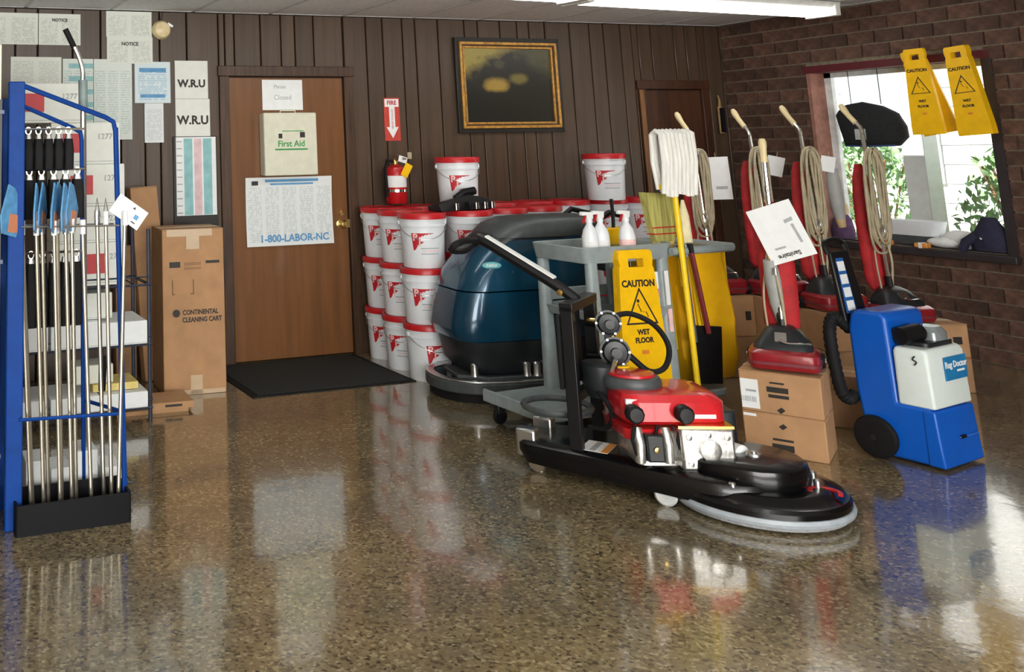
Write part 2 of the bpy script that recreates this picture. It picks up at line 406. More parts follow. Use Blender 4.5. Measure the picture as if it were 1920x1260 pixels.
# right wall, brick
WY0, WY1, WZa, WZb = 4.42, 5.72, .72, 2.02
wr = MB()
wr.bb((XR+.012, YF, 0), (XR+.25, WY0, ZC+.05)); wr.bb((XR+.012, WY1, 0), (XR+.25, YB+.2, ZC+.05))
wr.bb((XR+.012, WY0, 0), (XR+.25, WY1, WZa)); wr.bb((XR+.012, WY0, WZb), (XR+.25, WY1, ZC+.05))
wall_r = struct('wall_right', wr, mortar_m, label='dark red brick wall with a window')
BL, BH = .21, .0996
bmesh_cache = {}
rest = MB(); row = 0
while row*BH < ZC:
    z0 = row*BH+.006; z1 = min((row+1)*BH-.006, ZC); off = 0 if row % 2 else BL/2
    y = YB - off + (BL if off else 0)
    y = YB+off
    while y > YF:
        a, b = max(y-BL+.006, YF), min(y-.006, YB); y -= BL
        segs = [(a, b)]
        if z1 > WZa+.02 and z0 < WZb-.02:
            segs = [(p, q) for p, q in ((a, min(b, WY0-.004)), (max(a, WY1+.004), b)) if q-p > .02] if not (b < WY0 or a > WY1) else [(a, b)]
        for p, q in segs:
            if q-p < .03: continue
            zz0, zz1 = z0, z1
            if p < WY1 and q > WY0:
                if z0 < WZb < z1: zz0 = WZb
                if z0 < WZa < z1: zz1 = WZa
                if zz1-zz0 < .02: continue
            if q < 3.95:
                rest.bb((XR, p, zz0), (XR+.03, q, zz1)); continue
            k = (round(q-p, 3), round(zz1-zz0, 3))
            if k not in bmesh_cache: bmesh_cache[k] = MB().box((0, 0, 0), (.04, k[0], k[1])).mesh('brick', 0)
            o = link('brick', bmesh_cache[k], brick_m, wall_r, (XR+.02+random.uniform(-.003, .003), (p+q)/2, (zz0+zz1)/2), (0, 0, random.uniform(-.008, .008)))
    row += 1
o = part('brick_field', rest, brick_m, wall_r); o['kind'] = 'stuff'
# window in the brick wall
w1 = struct('window_1', MB().bb((XR+.015, WY0, WZa-.02), (XR+.2, WY1, WZa+.012)), frame_dark, label='bright window in the brick wall with dark frame')
part('window_head', MB().bb((XR-.004, WY0-.03, WZb-.012), (XR+.2, WY1+.02, WZb+.045)), frame_red, w1)
part('window_reveal', MB().bb((XR+.0, WY1-.03, WZa+.012), (XR+.16, WY1+.0, WZb-.012)), lit_reveal_m, w1)
part('window_jamb', MB().bb((XR-.006, WY0-.045, WZa-.03), (XR+.2, WY0+.02, WZb-.012)), frame_dark, w1)
part('window_stile', MB().bb((XR+.15, WY1-.085, WZa+.012), (XR+.19, WY1-.03, WZb-.012)), frame_white, w1)
part('window_stile', MB().bb((XR+.15, WY0+.02, WZa+.012), (XR+.19, WY0+.05, WZb-.012)), frame_white, w1)
part('window_rail', MB().bb((XR+.15, WY0+.02, WZb-.05), (XR+.19, WY1-.03, WZb-.012)), frame_white, w1)
part('window_rail', MB().bb((XR+.15, WY0+.02, WZa+.012), (XR+.19, WY1-.03, WZa+.05)), frame_white, w1)
part('window_pane', MB().bb((XR+.168, WY0+.02, WZa+.03), (XR+.172, WY1-.06, WZb-.03)), glass, w1)
part('window_sill', MB().bb((XR-.05, WY0-.05, WZa-.055), (XR+.02, WY1+.03, WZa-.005)), frame_dark, w1, bev=.005)
# outside
g = struct('ground_outside', MB().bb((XR+.3, -12, -.3), (30, 30, -.2)), lawn, label='pale ground outside the window')
hs = thing('neighbour_house', 'white sided house across the yard seen through the window', 'house', (10.6, 6, -.2))
part('house_wall', MB().bb((0, -8, 0), (.2, 12, 5)), siding, hs)
for i in range(25): part('siding_board', MB().box((-.012, 2, .1+i*.2), (.03, 20, .197), (0, R(2), 0)), siding, hs)
hw = part('house_window', MB().bb((-.05, 1.2, 1.2), (.02, 2.2, 2.6)), frame_white, hs)
part('house_window_pane', MB().bb((-.06, 1.3, 1.3), (-.045, 2.1, 2.5)), mat('dim_pane', (.35, .40, .42), .2), hw)
pc = thing('porch_post', 'white square porch post outside the window', 'post', (8.35, 5.86, -.2))
part('post_shaft', MB().bb((-.09, -.09, 0), (.09, .09, 3.2)), siding, pc, bev=.008)
part('post_base', MB().bb((-.13, -.13, 0), (.13, .13, .25)), siding, pc, bev=.008)
part('post_capital', MB().bb((-.13, -.13, 3.0), (.13, .13, 3.2)), siding, pc, bev=.008)
def shrub(x, y, rx, h, label, n=1300):
    t = thing('shrub', label, 'shrub', (x, y, -.2), 0, 'shrubs outside the window')
    st = MB()
    for i in range(7):
        a = random.uniform(0, 6.28); st.tube([(0, 0, 0), (math.cos(a)*rx*.3, math.sin(a)*rx*.3, h*.5), (math.cos(a)*rx*.6, math.sin(a)*rx*.6, h*.85)], .01, 5)
    part('stems', st, cardboard_dark, t)
    mb = MB()
    for i in range(n):
        th = random.uniform(0, 6.28); ph = random.uniform(-.6, 1.5); rr = random.uniform(.6, 1)
        c = Vector((rx*rr*math.cos(th)*math.cos(ph), rx*rr*math.sin(th)*math.cos(ph), h*.55+h*.45*rr*math.sin(ph)))
        e = Euler((random.uniform(0, 6), random.uniform(0, 6), random.uniform(0, 6))).to_matrix(); s_ = random.uniform(.03, .06)
        vs = [c+e@Vector(v)*s_ for v in ((-1, 0, 0), (0, -.45, .1), (1, 0, 0), (0, .45, .1))]
        mb.add(vs, [(0, 1, 2, 3)])
    o = part('foliage', mb, leaf, t, smooth=0); o['kind'] = 'stuff'
shrub(8.9, 6.75, .5, 1.75, 'leafy green shrub left of the porch post outside')
shrub(8.7, 5.25, .55, 1.7, 'leafy green shrub right of the porch post outside')
shrub(9.6, 7.9, .4, 1.7, 'tall thin green shrub against the far white house')

# ------------------------------------------------------------------ ceiling lamps
def lamp(x, y, rz, label):
    t = thing('fluorescent_light', label, 'light', (x, y, ZC), rz, 'ceiling tube lights')
    part('lamp_housing', MB().prism([(-.13, 0), (.13, 0), (.10, -.035), (.06, -.05), (-.06, -.05), (-.10, -.035)], 'x', -1.22, 1.22), fixture_m, t)
    for s_ in (-1, 1):
        part('lamp_tube', MB().tube([(-1.17, s_*.055, -.075), (1.17, s_*.055, -.075)], .019, 12), tube_m, t)
        part('end_cap', MB().bb((s_*1.17, -.12, -.10), (s_*1.225, .12, 0)), fixture_m, t, bev=.006)
lamp(5.46, 5.14, R(5), 'long bright tube light near the brick corner')
lamp(2.98, 4.86, R(5), 'long tube light at the top edge of the picture')
lamp(2.2, 1.8, 0, 'tube light above the middle of the shop floor')

# ------------------------------------------------------------------ things on the back wall
def sheet(name, x0, z1, x1, z0, m_, label, cat='paper', y=YB-.004, thick=.003, group='papers on the panelled wall', curl=0):
    t = thing(name, label, cat, ((x0+x1)/2, y, (z0+z1)/2), 0, group)
    w_, h_ = x1-x0, z1-z0; n_ = 6
    ring = lambda yo: [[(-w_/2+w_*i/n_, yo - curl*abs(j-.5)**2*4*(.6+.4*i/n_), -h_/2+h_*j) for i in range(n_+1)] for j in (0, .25, .5, .75, 1)]
    mb = MB(); F = ring(-thick); B = ring(0); k = n_+1
    vs = [p for r_ in F for p in r_]+[p for r_ in B for p in r_]; fs = []; o_ = 5*k
    for j in range(4):
        for i in range(n_):
            a = j*k+i; fs.append((a, a+1, a+k+1, a+k)); fs.append((o_+a, o_+a+k, o_+a+k+1, o_+a+1))
    for j in range(4):
        for i in (0, n_): a = j*k+i; fs.append((a, a+k, o_+a+k, o_+a))
    for i in range(n_):
        for j in (0, 4): a = j*k+i; fs.append((a, a+1, o_+a+1, o_+a))
    mb.add(vs, fs)
    part('sheet', mb, m_, t)
    return t, w_, h_
def strip(t, x, z, w_, h_, m_, y=-.0045, name='printed_band'):
    return part(name, MB().box((x, y, z), (w_, .001, h_)), m_, t, smooth=0)

t, a, b = sheet('wall_notice', .55, 2.455, .955, 2.235, pg_a, 'left half of the wide white notice at the top left', curl=.004)
t, a, b = sheet('wall_notice', .96, 2.455, 1.255, 2.235, pg_a, 'right half of the wide white notice with bold heading at top left', curl=.003)
text('NOTICE', .03, (0, -.006, b/2-.045), black_ink, t, bold=.001)
t, a, b = sheet('wall_notice', 1.44, 2.485, 1.775, 2.30, pg_a, 'upper white notice left of the cream bell', curl=.003)
t, a, b = sheet('wall_notice', 1.445, 2.30, 1.78, 2.11, pg_a, 'lower white notice with bold title left of the cream bell', curl=.003)
text('NOTICE', .034, (0, -.006, b/2-.05), black_ink, t, bold=.001)
t, a, b = sheet('wall_notice', .77, 2.15, 1.12, 1.95, pg_a, 'white page high behind the blue pole rack')
t, a, b = sheet('wall_notice', 1.13, 2.14, 1.345, 1.58, pg_b, 'tall teal banded chart behind the blue pole rack')
for i in range(6): strip(t, .02, b/2-.05-i*.09, a*.8, .035, teal_ink)
t, a, b = sheet('wall_notice', 1.35, 2.14, 1.625, 1.575, pg_b, 'large white list sheet right of the teal banded chart')
t, a, b = sheet('wall_notice', 1.645, 2.125, 1.91, 1.83, pg_c, 'pale blue notice above the narrow list')
strip(t, 0, b/2-.06, a*.75, .03, blue_ink); strip(t, 0, -b/2+.05, a*.7, .025, blue_ink)
t, a, b = sheet('wall_notice', 1.715, 1.828, 1.855, 1.55, pg_e, 'narrow white list hanging under the pale blue notice')
t, a, b = sheet('wall_sign', 1.945, 2.135, 2.195, 1.86, paper, 'upper white sign with scrawled black letters left of the door')
text('W.R.U', .075, (0, -.0045, -.03), black_ink, t, bold=.003)
t, a, b = sheet('wall_sign', 1.945, 1.858, 2.205, 1.59, paper, 'lower white sign with scrawled black letters left of the door')
text('W.R.U', .085, (0, -.0045, -.02), black_ink, t, bold=.003)
t = thing('framed_chart', 'striped teal and pink chart in a dark frame left of the door', 'chart', (2.09, YB-.002, 1.30))
part('frame', MB().bb((-.17, -.014, -.34), (.16, 0, .29)), frame_black, t, bev=.003)
part('chart_sheet', MB().bb((-.15, -.018, -.265), (.15, -.013, .285)), paper_white, t)
for x_, c_ in ((-.06, teal_ink), (.085, teal_ink)): part('chart_band', MB().bb((x_-.032, -.0195, -.262), (x_+.032, -.0175, .275)), c_, t, smooth=0)
part('chart_band', MB().bb((-.015, -.0195, -.262), (.04, -.0175, .275)), mat('pink_band', (.70, .52, .55), .8), t, smooth=0)
for i in range(11): part('chart_tick', MB().bb((-.145, -.0195, .25-i*.05), (-.105, -.0175, .258-i*.05)), grey_ink, t, smooth=0)
t = thing('alarm_bell', 'round cream alarm bell with wires beside the notices', 'bell', (1.845, YB, 2.355))
part('bell_dome', MB().lathe([(.001, .06), (.03, .058), (.055, .045), (.068, .02), (.07, 0), (.001, 0)], (0, -.01, 0), 24, (PI/2, 0, 0)), mat('bell_cream', (.75, .62, .36), .35), t)
part('bell_base', MB().lathe([(.001, .02), (.05, .02), (.05, 0), (.001, 0)], (.0, 0, .0), 20, (PI/2, 0, 0)), fixture_m, t)
part('striker', MB().box((.06, -.03, .035), (.05, .03, .022), (0, .6, 0)), steel, t, bev=.003)
part('wire', MB().tube([(0, -.005, .05), (.01, -.006, .10), (.015, -.004, .134)], .003, 6), frame_black, t)
# on the door
t, a, b = sheet('door_sign', 2.62, 2.0, 2.945, 1.775, paper_white, 'white handwritten page taped at the top of the door', y=YB+.001, group='papers on the door')
text('Please', .04, (-.02, -.0045, .06), grey_ink, t); text('Closed', .05, (0, -.0045, -.02), grey_ink, t)
t = thing('first_aid_box', 'cream metal first aid box hung on the door', 'first aid box', (2.80, YB+.004, 1.525))
part('box_body', MB().bb((-.21, -.085, -.225), (.205, 0, .225)), cream, t, bev=.008)
part('box_lid', MB().bb((-.212, -.1, -.227), (.207, -.086, .227)), cream, t, bev=.008)
part('hanger', MB().tube([(-.06, -.05, .225), (-.06, -.05, .245), (.06, -.05, .245), (.06, -.05, .225)], .006, 8), cream, t)
part('latch', MB().bb((.2, -.08, -.15), (.212, -.05, -.1)), steel, t); part('latch', MB().bb((.2, -.08, .1), (.212, -.05, .15)), steel, t)
text('First Aid', .062, (0, -.1008, 0), green_ink, t, bold=.0012)
part('printed_rule', MB().bb((-.13, -.1012, -.045), (.13, -.1002, -.034)), green_ink, t, smooth=0)
part('printed_emblem', MB().bb((-.10, -.1012, .04), (-.07, -.1002, .075)), black_ink, t, smooth=0); part('printed_emblem', MB().bb((.07, -.1012, .045), (.11, -.1002, .085)), black_ink, t, smooth=0)
part('printed_emblem', MB().bb((-.07, -.1012, .09), (.1, -.1002, .096)), green_ink, t, smooth=0)
t, a, b = sheet('labor_poster', 2.465, 1.285, 3.15, .795, pg_d, 'large white labour law poster with blue phone line on the door', 'poster', y=YB-.002, curl=.012, group='papers on the door')
text('1-800-LABOR-NC', .072, (.03, -.012, -b/2+.05), blue_ink, t, bold=.002)
strip(t, .02, b/2-.025, a*.62, .018, blue_ink, y=-.0155); strip(t, -a/2+.07, b/2-.04, .05, .03, black_ink, y=-.0155); strip(t, .02, b/2-.05, a*.5, .012, blue_ink, y=-.0125)
# fire sign, extinguisher
t = thing('fire_sign', 'red and white fire extinguisher arrow sign on the panelled wall', 'sign', (3.69, YB, 1.70))
part('sign_plate', MB().bb((-.068, -.006, -.165), (.068, 0, .165)), mat('sign_red', (.52, .05, .035), .5), t, bev=.002)
part('printed_panel', MB().bb((-.06, -.0072, .095), (.06, -.0058, .155)), label_white, t, smooth=0)
part('printed_arrow', MB().prism([(-.024, .095), (.024, .095), (.024, -.06), (.052, -.06), (0, -.145), (-.052, -.06), (-.024, -.06)], 'y', -.0072, -.0058), label_white, t, smooth=0)
text('FIRE', .045, (0, -.0074, .125), red_print, t, bold=.0015)
text('EXTINGUISHER', .022, (0, -.0074, .0), red_print, t, rot=Matrix(((0, 1, 0), (0, 0, -1), (-1, 0, 0))).to_euler())
t = thing('fire_extinguisher', 'red fire extinguisher with white band and yellow tag on the wall', 'fire extinguisher', (3.635, YB-.11, 1.07))
part('cylinder', MB().lathe([(.001, 0), (.07, 0), (.078, .012), (.078, .23), (.066, .265), (.035, .285), (.022, .29), (.001, .29)], n=28), mat('ext_red', (.46, .008, .012), .3, coat=.4), t)
part('label_band', MB().lathe([(.0775, .12), (.0792, .121), (.0792, .205), (.0775, .206)], n=28), label_white, t)
part('clamp_band', MB().lathe([(.077, .085), (.081, .086), (.081, .105), (.077, .106)], n=28), chrome, t)
part('valve', MB().lathe([(.02, .285), (.022, .32), (.012, .335), (.001, .336)], n=16), brass, t)
part('lever', MB().box((.01, -.05, .345), (.022, .13, .012), (.25, 0, .3)), chrome, t, bev=.003); part('lever', MB().box((.01, -.045, .322), (.022, .11, .01), (-.1, 0, .3)), chrome, t, bev=.003)
part('hose', MB().tube([(-.02, 0, .31), (-.07, -.01, .32), (-.095, -.02, .26), (-.09, -.02, .15), (-.088, -.02, .05)], .011, 10), black_rubber, t)
part('tag', MB().box((.045, -.088, .245), (.06, .002, .10), (.1, .5, 0)), yellow, t)
part('tag', MB().box((.02, -.083, .325), (.07, .002, .045), (.0, .3, 0)), label_white, t)
t = thing('switch_plate', 'small pale switch plate right of the extinguisher', 'switch', (3.825, YB, 1.42))
part('plate', MB().bb((-.018, -.008, -.026), (.018, 0, .026)), mat('plate_tan', (.42, .36, .24), .5), t, bev=.003); part('toggle', MB().box((0, -.014, .003), (.008, .02, .014), (.4, 0, 0)), cream, t)
# picture
t = thing('framed_painting', 'dark painting in a gold and black frame on the panelled wall', 'painting', (4.762, YB-.003, 1.965))
W, H = .99, .76
def frame(w0, h0, w1_, h1_, y0, y1, m_, nm):
    for s_ in (-1, 1):
        part(nm, MB().prism([(s_*w0/2, -h0/2), (s_*w0/2, h0/2), (s_*w1_/2, h1_/2), (s_*w1_/2, -h1_/2)], 'y', y0, y1), m_, t, bev=.003)
        part(nm, MB().prism([(-w0/2, s_*h0/2), (w0/2, s_*h0/2), (w1_/2, s_*h1_/2), (-w1_/2, s_*h1_/2)], 'y', y0, y1), m_, t, bev=.003)
frame(W, H, W-.07, H-.07, -.03, 0, frame_black, 'outer_frame'); frame(W-.07, H-.07, W-.115, H-.115, -.045, -.005, gold, 'gold_frame')
frame(W-.115, H-.115, W-.135, H-.135, -.036, -.005, wood_dark, 'frame_groove'); frame(W-.135, H-.135, W-.17, H-.17, -.03, -.005, gold, 'gold_slip')
part('canvas', MB().bb((-W/2+.08, -.014, -H/2+.08), (W/2-.08, -.006, H/2-.08)), painting_material(), t)
t = thing('hanging_brush', 'small tan wooden brush hanging in the dark corner', 'brush', (6.885, YB-.03, 1.72))
part('brush_block', MB().loft([rrect(.045, .03, .014, z) for z in (-.17, .06)]), mat('tan_wood', (.32, .20, .085), .6), t, bev=.003)
part('brush_handle', MB().tube([(0, 0, .06), (.003, 0, .12), (.002, .01, .16)], [.014, .009, .006], 8), mat('tan_wood', (.3, .2, .1)), t)
part('bristles', MB().bb((-.02, -.03, -.16), (.02, -.014, .05)), black_plastic, t)
# ------------------------------------------------------------------ floor mat
t = thing('door_mat', 'black rubber mat lying before the wooden door', 'mat', (2.70, 6.03, 0))
part('mat_field', MB().bb((-.52, -.40, 0), (.52, .40, .010)), mat_rubber, t)
part('mat_border', MB().prism([(-.56, -.43), (.56, -.43), (.56, .43), (-.56, .43)], 'z', 0, .006), black_rubber, t)

# ------------------------------------------------------------------ pails
PH = .352
def bend(me, r, zoff, a0=0):
    """wrap flat lettering (x, y) round a pail of radius r"""
    me = me.copy()
    for v in me.vertices:
        x_, y_, d_ = v.co; a = x_/r - PI/2 + a0
        rz_ = .133+.0115*(y_+zoff)/.262+.0019+d_; v.co = (math.cos(a)*rz_, math.sin(a)*rz_, y_+zoff)
    return me
def curved(poly, r, thick=.0008, n=8):
    """polygon given as left/right x for each z, wrapped on radius r"""
    mb = MB(); rows = []
    for z, x0, x1 in poly:
        rz_ = .133+.0115*z/.262+.0012
        rows.append([(math.cos(xx/r-PI/2)*rz_, math.sin(xx/r-PI/2)*rz_, z) for xx in [x0+(x1-x0)*i/n for i in range(n+1)]])
    vs = [p for r_ in rows for p in r_]; fs = []
    for j in range(len(rows)-1):
        for i in range(n): a = j*(n+1)+i; fs.append((a, a+1, a+n+2, a+n+1))
    return mb.add(vs, fs)
def make_pail():
    t = thing('pail', 'x', 'pail')
    part('pail_body', MB().lathe([(.001, 0), (.130, 0), (.133, .008), (.1445, .262), (.150, .264), (.151, .274), (.146, .278), (.147, .300), (.152, .302), (.152, .312), (.146, .314), (.146, .33), (.001, .33)], n=36), white_plastic, t)
    part('lid', MB().lathe([(.155, .312), (.160, .314), (.160, .345), (.156, .351), (.146, .3515), (.142, .347), (.001, .347)], n=36), red_lid, t)
    lr = .1405
    part('logo_flag', curved([(.115, -.080, -.072), (.165, -.085, -.015), (.225, -.09, .058)], lr+.002), red_print, t, smooth=60)
    o = link('lettering', bend(text_mesh('P', .062, .002), lr+.003, .197, -.064/lr), pink_print, t); link('lettering', bend(text_mesh('J', .062, .002), lr+.003, .176, -.035/lr), pink_print, t)
    for k, (z, x0, x1) in enumerate(((.125, -.03, .10), (.108, -.02, .10), (.090, -.03, .09))):
        part('small_print', curved([(z, x0, x1), (z+.006, x0, x1)], lr-.002+.003), pink_print if k == 1 else grey_ink, t, smooth=60)
    part('bail', MB().tube([(math.cos(R(a))*.1535, -math.sin(R(a))*.1535 if 0 else math.sin(R(a))*.1535, .285-.10*math.sin(R((a-180)))) for a in range(180, 361, 12)], .0022, 6), steel, t)
    for s_ in (-1, 1): part('bail_ear', MB().box((s_*.152, 0, .286), (.012, .028, .028)), white_plastic, t, bev=.004)
    return t
proto = make_pail(); first = True
def pail(x, y, z, rz, label, group='stacked white pails with red lids'):
    global first
    o = proto if first else copy_tree(proto); first = False
    o.location = (x, y, z); o.rotation_euler = (0, 0, rz); tag(o, label, 'pail', group); return o
cols = [(3.47, 6.325, 'the stack against the wall nearest the door'), (3.43, 5.995, 'the stack second from the wall at the door end'), (3.40, 5.665, 'the stack standing nearest the camera'),
        (3.80, 5.72, 'the stack just right of the nearest one'), (4.145, 5.80, 'the stack behind the blue scrubber top'), (4.48, 5.86, 'the stack behind the middle of the scrubber'),
        (3.80, 6.325, 'the wall stack under the extinguisher'), (4.125, 6.325, 'the wall stack below the left loose pail'), (4.45, 6.325, 'the wall stack under the left edge of the painting'),
        (4.775, 6.325, 'the wall stack under the painting middle'), (5.10, 6.30, 'the wall stack under the right painting edge'), (5.425, 6.27, 'the stack below the right loose pail'), (5.75, 6.25, 'the last stack towards the dark door')]
for ci, (x, y, nm) in enumerate(cols):
    for k in range(3):
        face = -math.atan2(x, y)*.75 + random.uniform(-.12, .12)
        if ci < 2: face -= .35
        if ci == 2 and k == 0: face += .45
        pail(x+random.uniform(-.004, .004), y+random.uniform(-.004, .004), k*PH, face, ['bottom', 'middle', 'top'][k]+' white pail of '+nm)
pail(3.935, 6.03, 3*PH, -.35, 'loose white pail with red lid behind the black floor tool', 'loose pails on top of the stacks')
pail(5.31, 6.12, 3*PH, -.55, 'loose white pail with red lid on the right stacks', 'loose pails on top of the stacks')
# black floor tool on the pails
t = thing('floor_tool', 'black carpet tool with chrome ends lying on the pail lids', 'floor tool', (3.74, 5.72, 3*PH), R(10))
part('tool_head', MB().loft([[(x_, -.07, .0), (x_, .06, .0), (x_, .07, z_), (x_, -.04, z_+.02)] for x_, z_ in ((-.23, .03), (-.12, .055), (.05, .085), (.24, .05))]), black_plastic, t, bev=.006)
part('tool_neck', MB().tube([(-.02, .02, .07), (.04, .0, .115), (.12, -.02, .125)], .028, 10), black_plastic, t)
for x_ in (-.10, .08, .16, .225): part('chrome_clip', MB().loft([rrect(.032, .02, .008, z_, c=(x_, -.075)) for z_ in (.006, .05)]), chrome, t)
part('tool_wheel', MB().lathe([(.001, -.012), (.026, -.012), (.03, 0), (.026, .012), (.001, .012)], (0.0, -.075, .031), 16, (0, PI/2, 0)), black_rubber, t)

# ------------------------------------------------------------------ blue scrubber
sc = thing('floor_scrubber', 'large dark blue walk-behind floor scrubber with grey lid', 'floor scrubber', (3.73, 5.215, 0), R(-6))
def body(w0, sh, d, r_, z): return rrect(w0, d, r_, z, 6, (sh, 0))
sections = [(.93, .02, .50, .12, .34), (.955, .0, .52, .14, .40), (.945, .01, .52, .14, .48), (.905, .03, .50, .14, .62)]
part('recovery_tank', MB().loft([body(*s_) for s_ in sections]), teal_blue, sc)
sections = [(.90, .033, .498, .14, .628), (.87, .05, .485, .14, .72), (.80, .085, .46, .17, .82), (.71, .13, .43, .16, .90), (.63, .17, .40, .14, .95)]
part('upper_tank', MB().loft([body(*s_) for s_ in sections]), teal_blue, sc)
part('base_skirt', MB().loft([body(*s_) for s_ in [(.82, .05, .42, .14, .15), (.88, .03, .47, .15, .2), (.92, .02, .49, .15, .335)]]), charcoal, sc)
part('tank_lid', MB().loft([body(*s_) for s_ in [(.70, .16, .44, .15, .93), (.74, .20, .45, .16, .955), (.72, .24, .43, .16, 1.0), (.62, .28, .36, .15, 1.035), (.44, .3, .22, .1, 1.045)]]), dark_grey, sc)
part('lid_lip', MB().loft([body(*s_) for s_ in [(.60, .03, .40, .17, .86), (.66, .08, .42, .17, .90), (.64, .15, .42, .16, .955), (.5, .2, .34, .15, .985)]]), charcoal, sc)
part('console', MB().loft([rrect(.2, .36, .06, z_, c=(.66, 0)) for z_ in (.7, .93)]), dark_grey, sc, bev=.01)
part('handle_bar', MB().tube([(.5, .18, 1.0), (.6, .2, 1.06), (.72, .19, 1.03), (.80, .1, .9), (.80, -.1, .9), (.72, -.19, 1.03), (.6, -.2, 1.06), (.5, -.18, 1.0)], .018, 10), black_plastic, sc)
bd = part('badge', MB().ball((0, 0, 0), (.058, .008, .022)), mat('badge_teal', (.12, .42, .45), .3), sc)
bd.location = (-.235, -.224, .775); bd.rotation_euler = (R(-14), 0, R(-14))
text('Nilfisk', .026, (0, -.009, 0), label_white, bd)
part('drain_plug', MB().lathe([(.001, 0), (.008, 0), (.007, .006), (.001, .007)], (-.26, -.235, .56), 12, (PI/2, 0, 0)), steel, sc)
sq = [(-.36, .24), (-.49, .16), (-.53, .0), (-.49, -.14), (-.38, -.24), (-.18, -.285), (.12, -.285)]
def smooth_path(p, n=5):
    out = []
    for i in range(len(p)-1):
        a, b, c, d = [Vector((*q, 0) if len(q) == 2 else q) for q in (p[max(i-1, 0)], p[i], p[i+1], p[min(i+2, len(p)-1)])]
        for k in range(n):
            u = k/n; out.append(.5*((2*b)+(c-a)*u+(2*a-5*b+4*c-d)*u*u+(3*b-a-3*c+d)*u**3))
    out.append(Vector((*p[-1], 0) if len(p[-1]) == 2 else p[-1])); return out
sp = smooth_path(sq)
def wall_strip(path, z0, z1, th):
    n_ = len(path); outer = [Vector(p) for p in path]; nor = []
    for i in range(n_):
        d_ = path[min(i+1, n_-1)]-path[max(i-1, 0)]; nor.append(Vector((d_.y, -d_.x, 0)).normalized()*th)
    return [[(p.x-q.x/2, p.y-q.y/2, z0), (p.x+q.x/2, p.y+q.y/2, z0), (p.x+q.x/2, p.y+q.y/2, z1), (p.x-q.x/2, p.y-q.y/2, z1)] for p, q in zip(outer, nor)]
part('squeegee_bar', MB().loft(wall_strip(sp, .05, .115, .055)), dark_grey, sc, bev=.008)
part('squeegee_cap', MB().loft(wall_strip(sp, .115, .125, .05)), steel, sc, bev=.003)
part('squeegee_blade', MB().loft(wall_strip(sp, .0, .062, .012)), black_rubber, sc)
part('squeegee_plate', MB().prism([(-.45, -.12), (-.3, -.24), (.1, -.25), (.1, .1), (-.42, .12)], 'z', .118, .14), dark_grey, sc, bev=.004)
for x_, y_ in ((-.36, -.17), (-.06, -.235), (0, -.245), (.06, -.235)): part('squeegee_knob', MB().lathe([(.001, .0), (.026, 0), (.022, .02), (.024, .07), (.016, .08), (.001, .08)], (x_, y_, .135), 14), steel, sc)
for s_ in (-1, 1): part('wheel', MB().lathe([(.001, -.03), (.07, -.03), (.095, -.022), (.1, 0), (.095, .022), (.07, .03), (.001, .03)], (.25, s_*.2, .1), 20, (PI/2, 0, 0)), black_rubber, sc)
part('brush_deck', MB().lathe([(.001, .03), (.22, .03), (.24, .06), (.23, .13), (.001, .16)], (.2, 0, 0), 24), charcoal, sc)

# ------------------------------------------------------------------ janitor cart
CR = R(3)
ct = thing('janitor_cart', 'grey plastic janitor cart with low platform and yellow bag', 'cleaning cart', (3.13, 4.215, 0), CR); ct.scale = (1, .87, 1)
part('platform', MB().loft([rrect(1.30, .52, .06, z_, c=(.66, .26)) for z_ in (.115, .155)]), cart_grey, ct, bev=.01)
part('platform_rim', MB().bb((.0, .02, .12), (.02, .5, .185)), cart_grey, ct, bev=.006)
part('platform_bumper', MB().bb((.02, -.006, .105), (.5, .012, .165)), cart_grey, ct, bev=.006)
for (x_, y_) in ((.44, .04), (.44, .46), (.93, .04), (.93, .46)):
    h0 = .86
    part('upright', MB().loft([rrect(.085-.02*k, .07-.012*k, .025, .15+h0*0+(.72)*k, c=(x_, y_)) for k in (0, .5, 1)]), cart_grey, ct, bev=.003)
def tray(z, h, x0, x1, nm):
    part(nm, MB().loft([rrect(x1-x0-.03, .47, .04, z, c=((x0+x1)/2, .25)), rrect(x1-x0, .50, .05, z+h, c=((x0+x1)/2, .25)), rrect(x1-x0-.025, .475, .04, z+h, c=((x0+x1)/2, .25)), rrect(x1-x0-.05, .45, .03, z+.012, c=((x0+x1)/2, .25))]), cart_grey, ct, bev=.004)
tray(.86, .085, .38, 1.0, 'top_tray'); tray(.56, .05, .42, .95, 'middle_shelf')
part('cross_rail', MB().bb((.44, .475, .62), (.93, .50, .68)), cart_grey, ct, bev=.004)
hb = [(.95, -.02, .90), (1.40, -.02, .90), (1.435, .01, .90), (1.435, .49, .90), (1.40, .52, .90), (.95, .52, .90)]
part('bag_rail', MB().tube(hb, .022, 10), cart_grey, ct)
for k in range(3): part('tool_clip', MB().box((1.02+k*.035, -.005, .90), (.016, .05, .07)), cart_grey, ct, bev=.004)
def bag_ring(z, x0, x1, y0, y1, wob): 
    ring = rrect(x1-x0, y1-y0, .08, z, 6, ((x0+x1)/2, (y0+y1)/2))
    return [(p[0]+wob*math.sin(i*1.9+z*7), p[1]+wob*math.cos(i*2.3+z*5), p[2]) for i, p in enumerate(ring)]
part('waste_bag', MB().loft([bag_ring(.885, 1.05, 1.42, .015, .49, .004), bag_ring(.84, 1.06, 1.415, .02, .48, .008), bag_ring(.7, 1.07, 1.43, .03, .47, .012), bag_ring(.5, 1.09, 1.46, .04, .46, .014), bag_ring(.3, 1.11, 1.48, .05, .45, .012), bag_ring(.19, 1.14, 1.46, .08, .42, .008), bag_ring(.165, 1.15, 1.36, .12, .38, .004)]), yellow_bag_m, ct, smooth=60)
part('bag_panel', MB().box((1.165, .0, .34), (.20, .012, .30), (0, R(6), 0)), black_rubber, ct, bev=.003)
